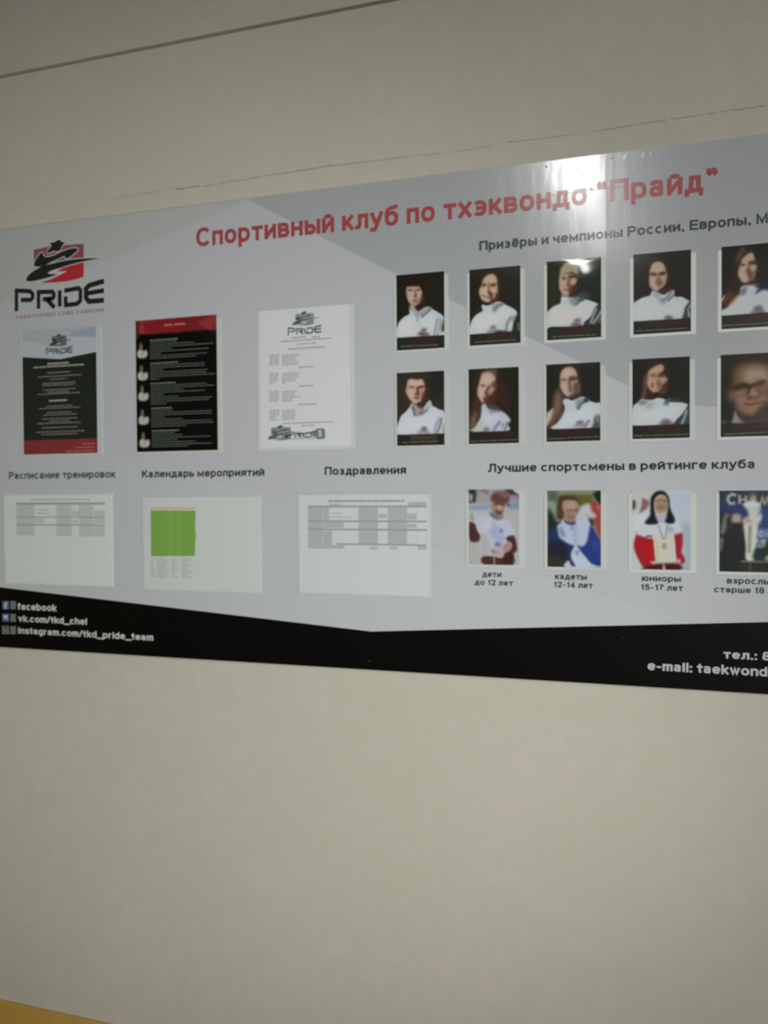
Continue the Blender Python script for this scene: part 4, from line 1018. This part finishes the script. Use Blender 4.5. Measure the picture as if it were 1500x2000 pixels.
photo_card('photo of a child in pale jacket draped with a blue flag, bottom row',
 [(1069.8, 958), (1174.3, 958), (1173.2, 1108.3), (1068.7, 1107.2)], (1050, 940, 9.09), (128, 140, 130), '''
Q 128,130,96 4 370,160 1130,160 1130,210 370,215
Q 92,92,44 5 620,230 980,230 990,440 700,440
P 84,92,86 6 180,170 350,170 350,350 260,380 180,330
P 118,144,130 7 180,370 340,390 330,560 300,660 200,560
P 34,46,44 6 180,520 260,560 330,700 400,760 300,900 180,960
P 32,40,32 4 990,230 1040,180 1130,180 1130,420 1040,340
P 150,64,58 5 920,440 980,340 1060,380 1130,460 1130,1000 1040,860 980,680 920,520
P 190,120,110 3 1060,440 1085,440 1080,510
P 186,178,184 5 820,420 920,400 960,520 1040,610 980,650 860,600 780,520
P 34,54,66 4 900,680 980,680 990,780 930,760
P 74,56,40 5 360,300 460,240 640,250 720,340 700,380 460,370 470,500 440,680 340,640
P 150,128,106 3 460,360 580,330 700,360 720,480 700,640 640,720 540,740 470,660 440,560
P 164,142,118 5 500,400 640,370 690,440 600,500 510,480
P7 104,80,64 4 520,510 600,500 620,530 540,540
P 100,78,62 4 660,510 710,500 700,530 670,535
P5 108,84,70 5 540,600 640,600 680,640 600,690 540,660
E 74,60,44 5 420,580 50,70
P 168,182,206 3 340,800 420,740 440,680 480,720 600,770 680,720 760,620 740,540 820,440 860,600 920,720 930,820 900,960 880,1060 800,1160 720,1120 660,1150 540,1110 400,1010 360,920
P 176,180,184 5 690,620 780,540 860,640 840,720 700,740
P 122,138,170 5 370,840 440,820 500,960 420,980
P 150,166,196 5 640,780 700,800 700,1080 640,1060
P 110,132,160 4 590,780 620,780 610,860 590,850
P 54,50,98 4 480,700 560,730 660,720 660,760 600,770 520,750
P 34,52,92 4 180,960 280,860 340,800 360,920 400,1020 540,1110 640,1150 600,1260 600,1400 660,1500 560,1520 500,1520 180,1520
P 38,38,50 8 180,1100 400,1060 520,1200 500,1480 180,1500
P 52,50,44 8 180,1340 480,1380 480,1520 180,1520
P 40,58,124 4 880,1070 930,820 980,820 1080,1000 1120,1100 1120,1520 960,1480 860,1360 760,1230 740,1160 800,1160
P 52,70,140 7 960,1080 1060,1060 1080,1200 1000,1200
P 176,190,212 3 620,1230 680,1150 740,1220 780,1270 860,1360 960,1470 1110,1530 500,1530 540,1410 600,1470 660,1500 600,1330
P 118,138,176 4 660,1240 740,1240 700,1320
P 62,52,84 4 600,1420 660,1490 640,1510 590,1480
''', 1.1, G3, (180, 184, 180))

photo_card('photo of a long dark haired person holding a framed certificate, bottom row',
 [(1234.5, 955), (1349.5, 958), (1349.5, 1114.2), (1235, 1111.3)], (1215, 940, 8.696), (172, 184, 188), '''
P 176,178,176 7 170,150 560,150 500,300 300,560 170,600
P 128,90,98 3 350,290 460,350 440,420 400,480 290,555 330,420
E 56,62,66 4 200,400 30,80
P 170,182,198 8 900,170 1160,200 1160,640 1000,700 860,500
P 150,168,174 8 1000,760 1170,780 1170,1510 980,1510 1060,1300 1030,1000
P 186,196,206 8 170,600 420,560 380,760 240,860 170,1000
P 126,20,24 8 260,880 300,1000 300,900 330,930
P 150,32,40 3 240,920 320,900 420,960 540,1000 560,1360 620,1420 400,1470 300,1370 200,1120
P 166,26,32 7 360,1080 500,1060 520,1340 400,1320
P 148,34,50 3 880,880 1010,860 1030,1040 1010,1200 1060,1300 1060,1380 1000,1400 920,1330 890,1000
P 184,190,206 4 230,880 330,780 400,720 560,640 760,600 900,620 980,740 1010,860 880,900 700,860 560,900 520,960 400,950 330,930
P 156,160,174 4 770,780 850,780 880,850 780,860
P 30,26,26 3 480,420 490,280 560,190 650,160 740,190 800,300 810,420 840,520 890,640 870,700 780,710 720,670 760,560 770,400 740,260 640,230 560,300 550,500 600,640 590,720 400,715 450,640 480,560
P 20,34,34 5 400,700 480,600 560,600 600,690 500,720
P 18,32,34 5 740,660 780,560 860,600 880,690 800,710
P 158,138,116 3 550,340 600,270 680,230 750,280 780,380 770,480 720,540 640,560 580,520 550,440
P7 112,88,70 4 570,320 660,310 640,350 580,350
P 110,86,70 4 690,320 760,320 750,350 700,350
P6 104,78,60 6 590,420 700,400 750,440 700,480 620,470
P 172,160,184 5 570,580 640,560 740,550 740,640 700,700 620,680
L 64,60,70 3 22 400,960 440,930 510,935
Q 186,188,176 2 520,900 880,880 925,1380 610,1395 560,1250
P 176,182,150 3 560,1000 590,1000 640,1390 600,1380
L 128,130,130 2 16 610,740 700,980 740,960 765,740
E 134,132,126 3 715,1100 36,46
E 160,150,130 2 715,1095 16,20
P 190,170,164 3 490,1370 560,1360 620,1390 540,1430
P 180,150,140 3 900,1370 950,1320 1000,1340 960,1410
P 66,26,30 4 400,1450 620,1400 960,1400 970,1510 380,1500
Q 190,186,186 3 700,1400 712,1400 740,1510 690,1510
''', 1.1, G3, (182, 188, 182))

photo_card('photo of trophy winners on a stage under a blue banner, cut by the right side',
 [(1405.3, 957.3), (1521, 959), (1521, 1119), (1404.7, 1115.5)], (1380, 940, 8.69), (40, 44, 44), '''
Q 46,56,66 6 210,140 1230,150 1230,400 210,420
Q 46,56,96 8 210,330 1230,380 1230,800 640,800 400,520 210,500
Q 44,64,110 8 880,460 1230,460 1230,800 880,780
L 160,166,160 3 44 495,240 430,220 370,260 360,320 400,380 480,370
L 158,160,140 3 40 560,240 560,380
L 158,160,140 3 36 670,250 670,370
L 158,160,140 3 30 560,310 670,310
L 170,168,120 3 34 920,380 950,280 985,380 1030,280 1060,400
L 170,168,120 3 34 1130,280 1130,400
P 158,150,136 4 740,240 790,200 840,240 840,320 780,350 740,310
P 74,66,60 4 735,235 790,192 842,235 830,255 790,235 750,260
E5 110,96,84 4 790,290 30,18
P 190,204,204 4 620,400 700,340 780,330 880,360 920,420 860,470 780,500 700,470
P 168,176,176 6 690,440 900,440 900,600 870,760 650,760 660,640 720,560
P 180,184,184 4 720,500 800,500 850,600 930,560 930,640 860,700 640,700 640,640 740,640
P 170,140,120 5 640,650 700,630 760,660 740,700 660,700
P 184,190,182 3 620,740 860,740 870,980 830,1140 810,1340 670,1330 660,1140 640,960
L 96,104,98 5 30 740,760 730,960 720,1200
P 160,140,130 5 430,590 500,550 580,580 590,680 540,730 440,700
P 92,76,72 6 420,740 580,740 600,860 460,880
P 38,40,42 5 290,1050 380,820 460,720 600,740 640,1000 640,1150 600,1330 560,1540 300,1540 230,1250
P 112,112,104 5 300,590 340,550 380,580 340,640 330,800 290,880 240,870 270,700
P 104,104,104 4 220,970 280,980 270,1060 250,1170 225,1160
Q 92,100,140 4 880,790 1230,800 1230,980 850,960
L 160,168,190 3 26 950,860 910,860 895,900 910,930 950,930
E 150,160,185 3 1010,905 34,34
E 70,78,120 3 1010,905 12,14
Q 140,160,172 4 850,980 1230,980 1230,1140 830,1130
L 60,72,84 4 22 870,1090 900,1010 930,1090
P 36,50,50 5 830,1150 960,1130 1040,980 1230,930 1230,1340 810,1340
P 150,146,130 4 990,1320 1040,1260 1100,1300 1060,1350
L 128,132,128 3 22 590,1360 1230,1375
Q 46,46,40 5 590,1390 1230,1390 1230,1540 560,1540
L 80,80,70 4 30 740,1400 730,1530
''', 1.1, G3, (172, 182, 178))
